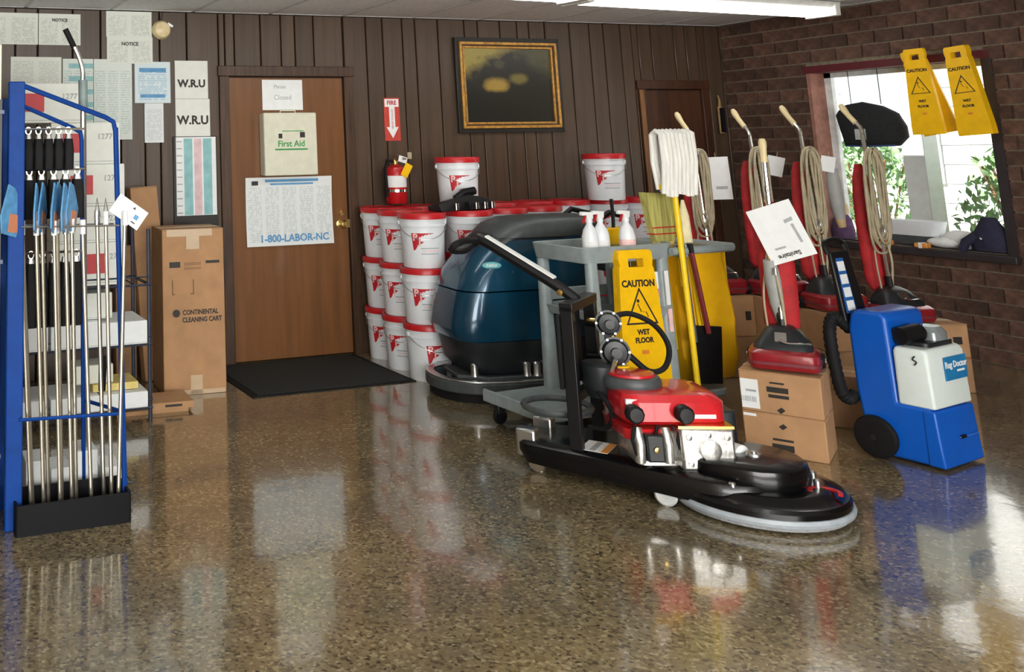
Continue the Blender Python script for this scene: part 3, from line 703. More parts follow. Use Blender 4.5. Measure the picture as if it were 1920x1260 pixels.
part('cart_decal', MB().bb((.905, -.004, .62), (.93, .004, .80)), label_white, ct, smooth=0); part('cart_decal', MB().bb((.91, -.004, .48), (.935, .004, .6)), pink_print, ct, smooth=0)
for (x_, y_) in ((.08, .06), (.08, .46)):
    part('caster', MB().lathe([(.001, -.014), (.035, -.014), (.042, -.006), (.042, .006), (.035, .014), (.001, .014)], (x_, y_, .043), 16, (PI/2, 0, 0)), black_rubber, ct)
    part('caster_fork', MB().box((x_, y_, .085), (.05, .05, .06)), charcoal, ct, bev=.006)
for y_ in (.02, .50): part('rear_wheel', MB().lathe([(.001, -.02), (.08, -.02), (.1, -.012), (.1, .012), (.08, .02), (.001, .02)], (1.05, y_, .1), 24, (PI/2, 0, 0)), black_rubber, ct)
CM = Matrix.Translation((3.13, 4.215, 0)) @ Matrix.Rotation(CR, 4, 'Z') @ Matrix.Diagonal((1, .87, 1, 1))
def oncart(x, y, z): return tuple(CM @ Vector((x, y, z)))
# cloth boxes on the shelf
t = thing('towel_carton', 'narrow white carton on the cart platform', 'carton', oncart(.80, .10, .156), CR)
part('carton_body', MB().bb((-.05, -.06, 0), (.05, .14, .39)), paper_white, t, bev=.003); part('carton_print', MB().bb((-.03, -.062, .28), (.0, -.059, .34)), red_print, t, smooth=0)
t = thing('towel_carton', 'tall white carton on the middle cart shelf', 'carton', oncart(.84, .11, .572), CR)
part('carton_body', MB().bb((-.02, -.06, 0), (.06, .14, .22)), paper_white, t, bev=.003); part('carton_print', MB().bb((-.01, -.062, .08), (.05, -.059, .13)), red_print, t, smooth=0)
def spray(x, y, label):
    t = thing('spray_bottle', label, 'spray bottle', oncart(x, y, .872), CR, 'white bottles in the cart tray')
    part('bottle', MB().lathe([(.001, 0), (.038, 0), (.042, .01), (.042, .12), (.034, .155), (.016, .185), (.014, .2), (.001, .2)], n=20), white_plastic, t)
    part('cap', MB().lathe([(.018, .195), (.018, .215), (.001, .216)], n=14), white_plastic, t)
    part('trigger_head', MB().prism([(-.02, .215), (.02, .215), (.025, .25), (-.05, .255), (-.055, .235), (-.02, .235)], 'y', -.012, .012), label_white, t, bev=.003)
    part('trigger', MB().box((-.032, 0, .215), (.008, .012, .045), (0, .4, 0)), red_lid, t)
    part('bottle_label', MB().lathe([(.0415, .03), (.0428, .031), (.0428, .10), (.0415, .101)], n=20), pink_print if 'right' in label else label_white, t)
spray(.50, .10, 'white spray bottle at the left of the cart tray'); spray(.60, .13, 'white spray bottle in the middle of the cart tray'); spray(.73, .07, 'white spray bottle with red print right in the cart tray')
t = thing('deck_brush', 'yellow block brush lying in the cart tray', 'brush', oncart(.86, .33, .872), CR+.1)
part('brush_block', MB().bb((-.09, -.035, .05), (.09, .035, .14)), yellow, t, bev=.006); part('bristles', MB().bb((-.085, -.03, 0), (.085, .03, .05)), straw, t)
part('brush_stem', MB().tube([(.0, 0, .13), (.005, 0, .22), (0, .0, .30)], .010, 8), black_plastic, t)
# caution sign on the cart
def wet_sign(name, label, w0, w1, h, loc, rot, small=False, group=None, fold=0, red=True):
    t = thing(name, label, 'caution sign', loc, rot=rot, group=group)
    def plate(y0, y1, dx=0, holes=True):
        prof = [(0, w1), (.06, w1), (h*.80, w0*1.04), (h*.86, w0*1.0), (h*.88, w0*.93), (h*.93, w0*1.0), (h*.985, w0*.96), (h, w0*.85)]
        mb = MB(); hw = w0*.22; z0, z1 = h*.87, h*.935
        # plate as bands so the hand hole stays open
        def band(za, wa, zb, wb, x0=None, x1=None):
            A = [(-wa/2 if x0 is None else x0, za), (wa/2 if x1 is None else x1, za), (wb/2 if x1 is None else x1, zb), (-wb/2 if x0 is None else x0, zb)]
            mb.prism([(u+dx, v) for u, v in A], 'y', y0, y1)
        def wd(z):
            for (a, b), (c, d) in zip(prof[:-1], prof[1:]):
                if a <= z <= c+1e-9: return b+(d-b)*(z-a)/(c-a)
            return prof[-1][1]
        zs = sorted(set([p[0] for p in prof]+[z0, z1]))
        for za, zb in zip(zs[:-1], zs[1:]):
            if za >= z0-1e-6 and zb <= z1+1e-6:
                band(za, wd(za), zb, wd(zb), None, -hw); band(za, wd(za), zb, wd(zb), hw, None)
            else: band(za, wd(za), zb, wd(zb))
        return mb
    part('front_panel', plate(-.022, 0), yellow, t)
    bp = part('back_panel', plate(0.004, .026), yellow, t); bp.rotation_euler = (R(-fold), 0, 0)
    s_ = h/.66*min(1, w0/h*2.95)
    text('CAUTION', .047*s_, (0, -.0228, h*.745), black_ink, t, bold=.0018*s_)
    zc = h*.555; tr = .105*s_
    pts = [(0, tr*1.05), (tr*.98, -tr*.72), (-tr*.98, -tr*.72)]; pi_ = [(p[0]*.86, p[1]*.86-.002) for p in pts]
    for k in range(3):
        a, b = pts[k], pts[(k+1) % 3]; c, d = pi_[(k+1) % 3], pi_[k]
        part('printed_triangle', MB().prism([(a[0], a[1]+zc), (b[0], b[1]+zc), (c[0], c[1]+zc), (d[0], d[1]+zc)], 'y', -.0232, -.0218), black_ink, t, smooth=0)
    q = s_
    part('printed_figure', MB().tube([(-.02*q, -.0225, zc+.028*q), (-.002*q, -.0225, zc-.012*q), (.028*q, -.0225, zc-.014*q), (.04*q, -.0225, zc-.04*q)], .006*q, 6, flat=.12), black_ink, t)
    part('printed_head', MB().ball((-.014*q, -.0225, zc+.042*q), (.009*q, .001, .009*q)), black_ink, t)
    text('WET', .036*s_, (0, -.0228, h*.385), black_ink, t, bold=.0016*s_); text('FLOOR', .036*s_, (0, -.0228, h*.325), black_ink, t, bold=.0016*s_)
    if red: part('printed_mark', MB().box((0, -.0225, h*.24), (.045*s_, .001, .02*s_)), mat('mark_orange', (.70, .22, .02), .6), t, smooth=0)
    return t
wet_sign('caution_sign', 'yellow wet floor sign hung on the front of the cart', .225, .305, .68, oncart(.665, -.055, .245), (R(-3), R(1), CR-.05), red=True)
# mop, broom, sticks
t = thing('string_mop', 'white string mop standing head up with yellow handle', 'mop', oncart(.985, -.055, 0), CR)
part('handle', MB().tube([(.04, 0, .0), (-.005, .0, 1.28)], .0155, 12), yellow_handle, t)
part('mop_clamp', MB().bb((-.10, -.02, 1.235), (.11, .02, 1.262)), yellow_handle, t, bev=.005)
for k in range(25):
    x_ = -.105+k*.0099; mb = MB()
    y_ = .008*math.sin(k*2.1); zt = 1.55+.004*math.sin(k*1.7); zb = 1.215+.02*math.sin(k*2.9)
    mb.tube([(x_*.97, y_-.02, zb), (x_*.99+.003*math.sin(k), y_-.042, (zt+zb)/2), (x_*.98, y_-.034, zt-.015), (x_*.97, y_, zt), (x_*.98, y_+.03, zt-.02), (x_*.97, y_+.035, (zt+zb)/2), (x_*.9, y_+.02, zb+.02)], .0125, 7)
    part('mop_strand', mb, mop_m, t, smooth=60)
t = thing('corn_broom', 'upside down straw broom standing behind the mop', 'broom', oncart(1.03, .12, 0), CR)
part('handle', MB().tube([(.02, 0, .36), (.0, 0, .93)], .013, 10), yellow_handle, t)
part('bristles', MB().loft([[(-.06, -.02, .93), (.06, -.02, .93), (.06, .02, .93), (-.06, .02, .93)], [(-.085, -.022, 1.0), (.085, -.022, 1.0), (.085, .022, 1.0), (-.085, .022, 1.0)], [(-.13, -.018, 1.215), (.115, -.018, 1.20), (.115, .018, 1.2), (-.13, .018, 1.215)]]), straw, t)
for z_ in (.985, 1.02): part('stitching', MB().box((0, 0, z_), (.178, .05, .006)), red_lid, t)
part('bristle_cap', MB().loft([rrect(.13, .045, .02, .86), rrect(.135, .05, .02, .94)]), mat('cap_cream', (.72, .55, .25), .5), t)
t = thing('duster_stick', 'cream feather duster standing beside the straw broom', 'duster', oncart(1.105, .02, 0), CR)
part('handle', MB().tube([(.05, 0, .40), (.01, 0, .88)], .010, 8), yellow_handle, t)
part('duster_head', MB().tube([(.01, 0, .87), (.004, 0, .95), (.0, 0, 1.08), (.0, 0, 1.17)], [.02, .030, .026, .008], 10), mat('duster_cream', (.80, .72, .45), .8), t)
t = thing('maroon_stick', 'maroon tool handle leaning into the cart bag', 'tool handle', oncart(1.075, -.04, 0), CR)
part('shaft', MB().tube([(.07, 0, .46), (.0, 0, .90)], .014, 8), maroon, t); part('shaft_tip', MB().tube([(0, 0, .89), (-.006, 0, .94)], .016, 8), black_plastic, t)
t = thing('slate_stick', 'slate grey tool handle left of the maroon one', 'tool handle', oncart(1.025, -.02, 0), CR)
part('shaft', MB().tube([(.03, 0, .42), (.0, 0, .90)], .018, 8), slate, t); part('shaft_tip', MB().tube([(0, 0, .89), (-.004, 0, .93)], .02, 8), charcoal, t)

# ------------------------------------------------------------------ propane burnisher
BR = math.atan2(-.825, .565)
bn = thing('floor_burnisher', 'black engine driven floor burnisher with red engine', 'burnisher', (3.475, 3.275, 0), BR)
part('pad', MB().lathe([(.001, .006), (.30, .006), (.315, .012), (.315, .028), (.001, .03)], n=48), mat('pad_grey', (.30, .31, .32), .9, bump=.5, scale=90), bn)
part('pad_bumper', MB().lathe([(.318, .028), (.335, .03), (.338, .042), (.333, .055), (.318, .058)], n=48), mat('bumper_grey', (.34, .38, .42), .45), bn)
part('disc_housing', MB().lathe([(.30, .03), (.328, .045), (.328, .075), (.318, .088), (.28, .093), (.262, .108), (.235, .113), (.001, .113)], n=48), black_gloss, bn)
def capsule(x0, x1, w0, w1, z, n=10):
    pts = [(x1+w1/2*math.cos(R(a)), w1/2*math.sin(R(a)), z) for a in [-90+180*i/n for i in range(n+1)]]
    pts += [(x0+w0/2*.55*math.cos(R(a)), w0/2*math.sin(R(a)), z) for a in [90+180*i/n for i in range(n+1)]]
    return pts
part('deck', MB().loft([capsule(-.76, -.18, .26, .44, .025), capsule(-.86, -.14, .34, .54, .05), capsule(-.88, -.13, .36, .55, .10), capsule(-.88, -.13, .36, .52, .132), capsule(-.87, -.13, .34, .46, .145)]), black_gloss, bn)
part('belt_cover', MB().loft([capsule(-.13, -.01, .36, .40, .11), capsule(-.13, -.01, .40, .42, .15), capsule(-.13, -.01, .39, .40, .185), capsule(-.13, -.01, .36, .37, .195)]), black_gloss, bn)
part('cover_bolt', MB().lathe([(.001, .0), (.03, 0), (.028, .008), (.012, .01), (.012, .016), (.001, .018)], (.0, .0, .195), 16), steel, bn)
for (x_, y_) in ((.19, .10), (.215, -.005), (-.05, -.235)): part('guard_bolt', MB().lathe([(.001, 0), (.014, 0), (.014, .03), (.009, .036), (.001, .036)], (x_, y_, .108), 12), steel, bn)
lg = part('deck_logo', MB().prism([(a[0]+.03*0, a[1]) for a in [(p[0], p[1]) for p in arc(0, 0, .075, -30, 190, 14)]+[(p[0], p[1]) for p in reversed(arc(0, 0, .055, -30, 190, 14))]], 'z', .1065, .1145), red_print, bn, smooth=0); lg.location = (.243, -.045, 0); lg.rotation_euler = (0, 0, R(20)); lg.scale = (.8, .8, 1)
for s_ in (-1, 1):
    part('wheel', MB().lathe([(.001, -.02), (.037, -.02), (.045, -.012), (.045, .012), (.037, .02), (.001, .02)], (-.30, s_*.222, .045), 20, (PI/2, 0, 0)), mat('wheel_grey', (.5, .52, .52), .6), bn)
    part('rear_caster', MB().lathe([(.001, -.015), (.035, -.015), (.042, -.008), (.042, .008), (.035, .015), (.001, .015)], (-.86, s_*.12, .042), 16, (PI/2, 0, 0)), chrome, bn)
    part('caster_bracket', MB().box((-.90, s_*.12, .13), (.09, .07, .12)), steel, bn, bev=.01)
dk = part('warning_decal', MB().bb((-.66, -.16, .1445), (-.54, .0, .1464)), label_white, bn, smooth=0)
part('decal_band', MB().bb((-.57, -.158, .1464), (-.54, -.002, .147)), mat('decal_orange', (.75, .28, .04), .5), dk, smooth=0); part('decal_band', MB().bb((-.62, -.15, .1464), (-.595, -.01, .147)), grey_ink, dk, smooth=0)
# engine (its own local frame, turned to face the camera side)
en = part('engine_block', MB().loft([rrect(.30, .26, .03, z_) for z_ in (.165, .30)]), cast_alu, bn, bev=.006)
en.location = (-.36, -.03, -.01); en.scale = (.92, .92, .95); en.rotation_euler = (0, 0, -BR+R(-22))
part('engine_shroud', MB().loft([rrect(.43, .33, .06, .335, c=(.03, 0)), rrect(.46, .36, .07, .35, c=(.03, 0)), rrect(.46, .36, .07, .43, c=(.03, 0)), rrect(.42, .32, .07, .458, c=(.02, 0)), rrect(.34, .26, .07, .465, c=(0, 0))]), engine_red, en)
part('shroud_apron', MB().loft([rrect(.20, .30, .04, .27, c=(-.10, -.02)), rrect(.22, .33, .04, .32, c=(-.10, -.02))]), engine_red, en)
part('recoil_housing', MB().lathe([(.001, .455), (.13, .455), (.135, .47), (.135, .49), (.125, .505), (.10, .51), (.001, .51)], (-.09, .03, 0), 30), dark_grey, en)
part('recoil_screen', MB().lathe([(.001, .509), (.108, .509), (.105, .519), (.06, .526), (.001, .526)], (-.09, .03, 0), 30), engine_red, en)
cy = part('cylinder_head', MB().bb((.015, -.235, .16), (.25, -.08, .335)), cast_alu, en, bev=.012)
part('head_gasket', MB().bb((.01, -.228, .333), (.255, -.08, .345)), brass, en)
for (x_, z_) in ((.05, .19), (.05, .30), (.215, .19), (.215, .30), (.135, .31)): part('head_bolt', MB().lathe([(.001, 0), (.012, 0), (.012, .008), (.001, .01)], (x_, -.235, z_), 8, (PI/2, 0, 0)), steel, en)
part('spark_cover', MB().lathe([(.001, 0), (.045, 0), (.045, .02), (.03, .025), (.001, .025)], (.135, -.235, .25), 18, (PI/2, 0, 0)), cast_alu, en)
part('oil_filter', MB().lathe([(.001, 0), (.04, 0), (.043, .01), (.043, .085), (.03, .095), (.001, .095)], (.285, -.06, .20), 20, (PI/2, 0, .4)), label_white, en)
part('carburettor', MB().bb((-.13, -.225, .19), (-.055, -.13, .305)), charcoal, en, bev=.008)
for x_ in (-.155, -.03): part('manifold', MB().tube([(x_, -.19, .185), (x_, -.20, .26), (x_, -.17, .32)], .024, 12), cast_alu, en)
for x_ in (-.17, .05): part('adjusting_knob', MB().lathe([(.001, 0), (.036, 0), (.04, .01), (.034, .03), (.04, .045), (.03, .055), (.001, .056)], (x_, -.18, .39), 10, (PI/2, 0, 0)), black_plastic, en)
part('carburettor_bolt', MB().lathe([(.001, 0), (.014, 0), (.012, .01), (.001, .012)], (-.092, -.225, .245), 10, (PI/2, 0, 0)), brass, en)
part('shroud_badge', MB().bb((.10, -.1825, .365), (.20, -.179, .382)), label_white, en, smooth=0)
part('shroud_badge', MB().bb((-.19, -.17, .42), (-.14, -.155, .442)), label_white, en, smooth=0)
for k in range(3): part('ignition_lead', MB().tube([(-.17+.1*k, -.2, .34), (-.19+.1*k, -.21, .28), (-.17+.1*k, -.2, .21)], .008, 6), black_rubber, en)
part('muffler', MB().loft([rrect(.12, .20, .03, z_, c=(.30, .06)) for z_ in (.2, .36)]), charcoal, en, bev=.01)
part('oil_pan', MB().loft([rrect(.34, .30, .03, z_, c=(.02, -.02)) for z_ in (.16, .185)]), cast_alu, en, bev=.004)
# handle frame
for s_ in (-1.4, 1.7):
    part('frame_post', MB().box((-.665, s_*.115, .45), (.055, .042, .62)), black_plastic, bn, bev=.004)
part('frame_bar', MB().bb((-.695, -.182, .735), (-.635, .217, .775)), black_plastic, bn, bev=.004)
part('frame_bar', MB().bb((-.685, -.18, .34), (-.645, .215, .38)), black_plastic, bn, bev=.004)
part('tank_shield', MB().bb((-.71, -.20, .40), (-.693, .12, .72)), black_rubber, bn, bev=.004)
part('cylinder_cup', MB().lathe([(.001, .30), (.05, .30), (.075, .36), (.08, .44), (.068, .45), (.001, .45)], (-.575, -.06, .06), 20), charcoal, bn)
part('cup_clip', MB().box((-.505, -.10, .49), (.014, .018, .10), (0, .35, 0)), chrome, bn)
part('cup_clip', MB().box((-.515, -.10, .43), (.014, .018, .05), (0, .35, 0)), brass, bn)
part('cylinder_ring', MB().tube([(-.80+.15*math.cos(R(a)), .02+.15*math.sin(R(a)), .27) for a in range(0, 360, 18)], .015, 8, closed=True, flat=1), dark_grey, bn)
hd = smooth_path([(-.665, .0, .765), (-.76, 0, .83), (-.92, 0, .92), (-1.08, 0, 1.01), (-1.13, 0, 1.03)])
part('handle_arm', MB().tube(hd, .027, 8), black_plastic, bn)
part('handle_cover', MB().loft([[(x_, -.024, z_+.028), (x_, .024, z_+.028), (x_, .024, z_+.036), (x_, -.024, z_+.036)] for x_, z_ in ((-.76, .83), (-.92, .92), (-1.08, 1.01))]), label_white, bn)
part('grip_loop', MB().tube(smooth_path([(-1.11, 0, 1.02), (-1.15, .10, 1.025), (-1.18, .15, 1.01), (-1.21, .14, .98), (-1.20, 0, .965), (-1.21, -.14, .98), (-1.18, -.15, 1.01), (-1.15, -.10, 1.025), (-1.11, 0, 1.02)], 4), .016, 8), black_plastic, bn)
part('pivot_bolt', MB().lathe([(.001, 0), (.014, 0), (.014, .012), (.001, .014)], (-.73, -.028, .80), 10, (PI/2, 0, 0)), brass, bn)
# regulator and hoses
def reg(x, y, z, s):
    r1 = part('regulator', MB().lathe([(.001, 0), (.04*s, 0), (.05*s, .010), (.05*s, .022), (.058*s, .023), (.058*s, .030), (.05*s, .031), (.042*s, .045), (.02*s, .05), (.02*s, .07), (.001, .071)], n=20), charcoal, bn); r1.location = (x, y, z); r1.rotation_euler = (PI/2, 0, R(25))
    for k in range(6): part('flange_bolt', MB().lathe([(.001, 0), (.007, 0), (.006, .008), (.001, .009)], (.052*s*math.cos(k*PI/3), .052*s*math.sin(k*PI/3), .028), 6), steel, r1)
reg(-.545, .02, .675, 1.0); reg(-.52, .0, .555, 1.15)
part('regulator_fitting', MB().tube([(-.54, .03, .68), (-.53, .03, .62), (-.52, .02, .55)], .014, 8), brass, bn)
part('regulator_bolt', MB().lathe([(.001, 0), (.012, 0), (.012, .05), (.001, .05)], (-.625, -.01, .68), 8, (0, PI/2, 0)), brass, bn)
part('valve_cap', MB().lathe([(.001, .0), (.038, 0), (.042, .012), (.042, .04), (.034, .05), (.001, .05)], (-.495, .0, .445), 16), yellow, bn)
part('regulator_stay', MB().tube([(-.66, .08, .65), (-.60, .06, .65), (-.54, .04, .64)], .012, 8), black_plastic, bn)
part('regulator_stay', MB().tube([(-.66, .08, .50), (-.58, .05, .51), (-.50, .02, .49)], .012, 8), black_plastic, bn)
part('gas_hose', MB().tube(smooth_path([(-.52, .03, .70), (-.45, .06, .715), (-.36, .09, .67), (-.31, .10, .58), (-.33, .09, .49), (-.39, .06, .47), (-.46, .03, .535), (-.50, .01, .565)], 5), .012, 8), black_rubber, bn)
part('gas_hose', MB().tube(smooth_path([(-.49, .01, .56), (-.43, .02, .51), (-.38, .02, .46), (-.34, .02, .41)], 5), .013, 8), black_rubber, bn)
part('throttle_cable', MB().tube(smooth_path([(-.60, -.10, .40), (-.55, -.13, .38), (-.51, -.14, .31), (-.55, -.11, .24), (-.63, -.09, .23)], 5), .01, 8), black_rubber, bn)
# ------------------------------------------------------------------ cardboard boxes
def carton(name, label, w, d, h, loc, rz, m_=None, flaps=True, group=None, tape_on=True):
    t = thing(name, label, 'box', loc, rz, group)
    m_ = m_ or cardboard
    part('box_body', MB().bb((-w/2, -d/2, 0), (w/2, d/2, h-.004)), m_, t, bev=.006)
    part('box_flap', MB().bb((-w/2+.001, -d/2+.001, h-.004), (w/2-.001, -.002, h)), m_, t)
    part('box_flap', MB().bb((-w/2+.001, .002, h-.004), (w/2-.001, d/2-.001, h)), m_, t)
    if tape_on:
        part('box_tape', MB().bb((-w/2-.001, -.025, h-.001), (w/2+.001, .025, h+.0012)), tape, t, smooth=0)
    return t
BX = R(-58)
def stackpt(u, v): return (4.02+u*math.cos(BX)-v*math.sin(BX), 3.83+u*math.sin(BX)+v*math.cos(BX))
sx, sy = stackpt(.17, .14)
for k, (nm, lb) in enumerate((('shipping_box', 'lower brown shipping box under the front red vacuum'), ('shipping_box', 'upper brown box with white barcode label under the front vacuum'))):
    t = carton(nm, lb, .34, .28, .19, (sx, sy, k*.19), BX, group='stacked shipping boxes')
    y_ = -.1415
    part('printed_block', MB().bb((-.055, y_, .10 if k else .025), (.035, y_+.002, .125 if k else .055)), black_ink, t, smooth=0)
    part('printed_line', MB().bb((-.05, y_, .075 if k else .07), (.035, y_+.002, .09 if k else .08)), black_ink, t, smooth=0)
    part('printed_mark', MB().prism([(-.02, .02 if k else .135), (0, .035 if k else .15), (.015, .022 if k else .137), (-.005, .005 if k else .122)], 'y', y_, y_+.002), black_ink, t, smooth=0)
    if k:
        part('printed_line', MB().bb((-.04, y_, .14), (.02, y_+.002, .148)), black_ink, t, smooth=0)
        lb_ = part('barcode_label', MB().bb((-.166, y_-.001, .015), (-.09, y_+.001, .15)), label_white, t, smooth=0)
        for j in range(9): part('barcode_bar', MB().bb((-.165+j*.0075, y_-.002, .045), (-.1615+j*.0075+random.uniform(-.001, .0015), y_-.0008, .07)), grey_ink, lb_, smooth=0)
        part('label_line', MB().bb((-.145, y_-.002, .092), (-.10, y_-.0008, .102)), grey_ink, lb_, smooth=0)
    else: part('torn_label', MB().bb((-.165, y_, .168), (-.11, y_+.002, .18)), label_white, t, smooth=0)
carton('shipping_box', 'plain brown box on the floor behind the blue extractor', .34, .28, .26, (4.90, 4.02, 0), R(-50))
RW = R(-53.5)
def vstack(cx, cy, w, d, hs, rz, tag_, lb):
    z = 0
    for k, h in enumerate(hs):
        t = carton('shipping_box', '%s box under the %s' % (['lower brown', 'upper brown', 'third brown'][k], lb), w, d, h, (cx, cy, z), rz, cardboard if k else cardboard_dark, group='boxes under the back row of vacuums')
        part('printed_mark', MB().bb((w*.28, -d/2-.0015, h*.4), (w*.4, -d/2+.001, h*.62)), black_ink, t, smooth=0)
        z += h
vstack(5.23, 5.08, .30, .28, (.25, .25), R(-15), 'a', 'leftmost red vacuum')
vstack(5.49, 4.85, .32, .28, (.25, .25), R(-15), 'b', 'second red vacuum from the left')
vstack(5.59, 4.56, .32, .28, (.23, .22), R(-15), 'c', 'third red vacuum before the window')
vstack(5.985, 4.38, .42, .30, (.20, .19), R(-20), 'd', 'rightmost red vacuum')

# ------------------------------------------------------------------ upright vacuums
def vacuum(label, loc, rz, grip_back=.15, H=1.18, loops=9, lean=.07):
    v = thing('upright_vacuum', label, 'vacuum', loc, rz, 'red upright vacuums')
    part('base_body', MB().loft([rrect(.285, .22, .04, .012, c=(0, -.12)), rrect(.30, .24, .045, .03, c=(0, -.12)), rrect(.295, .235, .045, .085, c=(0, -.12)), rrect(.265, .20, .04, .10, c=(0, -.115))]), vac_red, v)
    part('bumper', MB().loft([rrect(.306, .246, .047, z_, c=(0, -.12)) for z_ in (.034, .048)]), mat('bumper_plum', (.16, .02, .03), .6), v)
    part('hood', MB().loft([rrect(.25, .19, .05, .10, c=(0, -.11)), rrect(.24, .18, .05, .125, c=(0, -.105)), rrect(.16, .12, .05, .18, c=(0, -.085)), rrect(.09, .07, .03, .20, c=(0, -.075))]), charcoal, v)
    part('hood_trim', MB().tube(smooth_path([(-.01, -.185, .145), (.02, -.19, .135), (.07, -.18, .135), (.115, -.15, .13)], 4), .010, 8, flat=.6), chrome, v)
    part('nameplate', MB().box((-.005, -.168, .155), (.05, .008, .05), (R(-40), 0, 0)), chrome, v)
    for s_ in (-1, 1):
        part('wheel', MB().lathe([(.001, -.014), (.03, -.014), (.036, -.006), (.036, .006), (.03, .014), (.001, .014)], (s_*.150, -.03, .037), 16, (0, PI/2, 0)), black_rubber, v)
        part('wheel_hub', MB().lathe([(.001, -.016), (.012, -.016), (.012, .016), (.001, .016)], (s_*.152, -.03, .037), 10, (0, PI/2, 0)), chrome, v)
    y0, y1 = -.075, -.075+lean
    zt = H-.20
    part('handle_tube', MB().tube([(0, y0, .14), (0, y0+(y1-y0)*.5, .14+(zt-.14)*.5), (0, y1, zt)], .0135, 10), chrome, v)
    part('handle_socket', MB().tube([(0, y0, .12), (0, y0+.01, .26)], .019, 10), black_plastic, v)
    g = grip_back
    part('handle_neck', MB().tube(smooth_path([(0, y1, zt), (0, y1+g*.05, zt+.045), (0, y1+g*.35, zt+.09)], 4), .012, 10), chrome, v)
    part('grip', MB().tube(smooth_path([(0, y1+g*.30, zt+.08), (0, y1+g*.7, zt+.14), (0, y1+g, zt+.20)], 3), [.016]*4+[.019]*2+[.013], 10), grip_m, v)
    # dust bag behind the tube
    rings = []
    for z_, rx, ry, oy in ((.15, .05, .035, .01), (.20, .078, .045, .02), (.34, .082, .045, .015), (.5, .078, .045, .02), (.66, .068, .04, .02), (.78, .045, .028, .02), (.84, .022, .016, .02)):
        z_ = z_*(H/1.18)
        rings.append([(rx*math.cos(2*PI*k/18)*(1+.05*math.sin(5*k+z_*30)), y0+.06+(y1-y0)*z_+oy*.6+ry*math.sin(2*PI*k/18), z_) for k in range(18)])
    part('dust_bag', MB().loft(rings), bag_red, v, smooth=60)
    part('bag_cord', MB().tube(smooth_path([(-.06, y0-.0, .18), (-.065, y0+.01, .32), (-.05, y0+.03, .45), (-.02, y1, .6)], 4), .005, 6), cord_m, v)
    for z_ in (.50, .90): part('cord_hook', MB().tube([(0, y0+lean*z_, z_*H/1.18), (0, y0+lean*z_-.05, z_*H/1.18), (0, y0+lean*z_-.055, (z_+(.03 if z_ > .7 else -.03))*H/1.18)], .008, 8), chrome, v)
    for k in range(loops):
        w_ = .022+.0062*k; zt_ = (.905+.003*k)*H/1.18; zb_ = (.46-.012*k+.012*math.sin(k*3))*H/1.18; yy = y0+lean*.7-.022-.005*(k % 5); sh = .016*math.sin(k*2.2)
        pts = []
        for j in range(28):
            a = 2*PI*j/28; c_, s_ = math.cos(a), math.sin(a)
            pts.append((sh*(1-s_)*.5+w_*(abs(c_)**.7)*(1 if c_ >= 0 else -1), yy+.006*math.sin(3*a+k), (zt_+zb_)/2+(zt_-zb_)/2*(abs(s_)**.8)*(1 if s_ >= 0 else -1)))
        part('cord_loop', MB().tube(pts, .0078, 6, closed=True), cord_m, v, smooth=60)
    part('cord_tail', MB().tube(smooth_path([(.0, y0-.02, .45), (.012, y0-.02, .34), (.015, y0, .22), (.01, y0, .16)], 4), .0065, 6), cord_m, v)
    return v
VR = R(-12)
vacuum('red upright vacuum nearest the mop, grip leaning left', (5.26, 5.20, .50), VR, H=1.19)
vacuum('red upright vacuum second from the mop in the back row', (5.52, 4.97, .50), VR, H=1.20)
vacuum('red upright vacuum left of the window in the back row', (5.62, 4.68, .45), VR, H=1.26)
vacuum('red upright vacuum standing before the window', (5.905, 4.49, .39), VR, H=1.32)
vx, vy = stackpt(.17, .255)
vacuum('red upright vacuum on two boxes in front, with hanging card', (vx, vy, .38), R(-52), grip_back=.015, H=1.12, loops=0, lean=.02)
def card(label, loc, rz, tilt, w, h, text_on=False):
    t = thing('hang_tag', label, 'tag', loc, rot=(0, tilt, rz), group='white cards hung on the vacuums')
    part('card_sheet', MB().bb((-w/2, -.002, -h), (w/2, .002, 0)), paper_white, t, bev=.001)
    part('card_string', MB().tube([(0, 0, -.01), (.0, .002, .03)], .002, 6), cord_m, t)
    if text_on:
        text('Sanitaire', .030, (-.01, -.003, -h+.03), black_ink, t, rot=(PI/2, PI, 0), bold=.0008)
        part('printed_figure', MB().prism([(.055, -.115), (.068, -.115), (.072, -.21), (.06, -.21)], 'y', -.0032, -.0018), grey_ink, t, smooth=0)
        part('printed_figure', MB().prism([(.035, -.088), (.075, -.082), (.075, -.1), (.035, -.105)], 'y', -.0032, -.0018), grey_ink, t, smooth=0)
        part('printed_line', MB().bb((-.06, -.0032, -h+.065), (-.01, -.0018, -h+.075)), grey_ink, t, smooth=0)
    return t
card('large tilted white card with drawing on the front vacuum', (vx-.075, vy-.05, 1.165), R(-52), R(-20), .205, .28, True)
t = card('white card hanging right of the leftmost vacuum', (5.47, 5.22, 1.38), R(-40), R(-2), .15, .29)
part('printed_line', MB().bb((-.02, -.0032, -.22), (.05, -.0018, -.20)), grey_ink, t, smooth=0)
card('small white card beside the second vacuum', (5.69, 4.93, 1.38), R(-40), R(14), .10, .13)
card('small white card beside the third vacuum by the window', (5.79, 4.64, 1.38), R(-40), R(12), .08, .10)
t = thing('dust_sleeve', 'pale grey cloth sleeve hanging left of the window', 'sleeve', (5.83, 4.66, .98))
part('sleeve_cloth', MB().tube([(0, 0, .32), (.0, 0, .22), (.012, 0, .08), (.02, 0, 0)], [.03, .042, .04, .03], 12), sack_grey, t); part('sleeve_end', MB().tube([(.02, 0, .005), (.03, 0, -.05)], [.03, .022], 12), mat('sleeve_tan', (.5, .38, .18), .7), t)
t = thing('dust_sleeve', 'pale grey cloth sleeve hanging below the large card', 'sleeve', (vx-.05, vy-.025, .595))
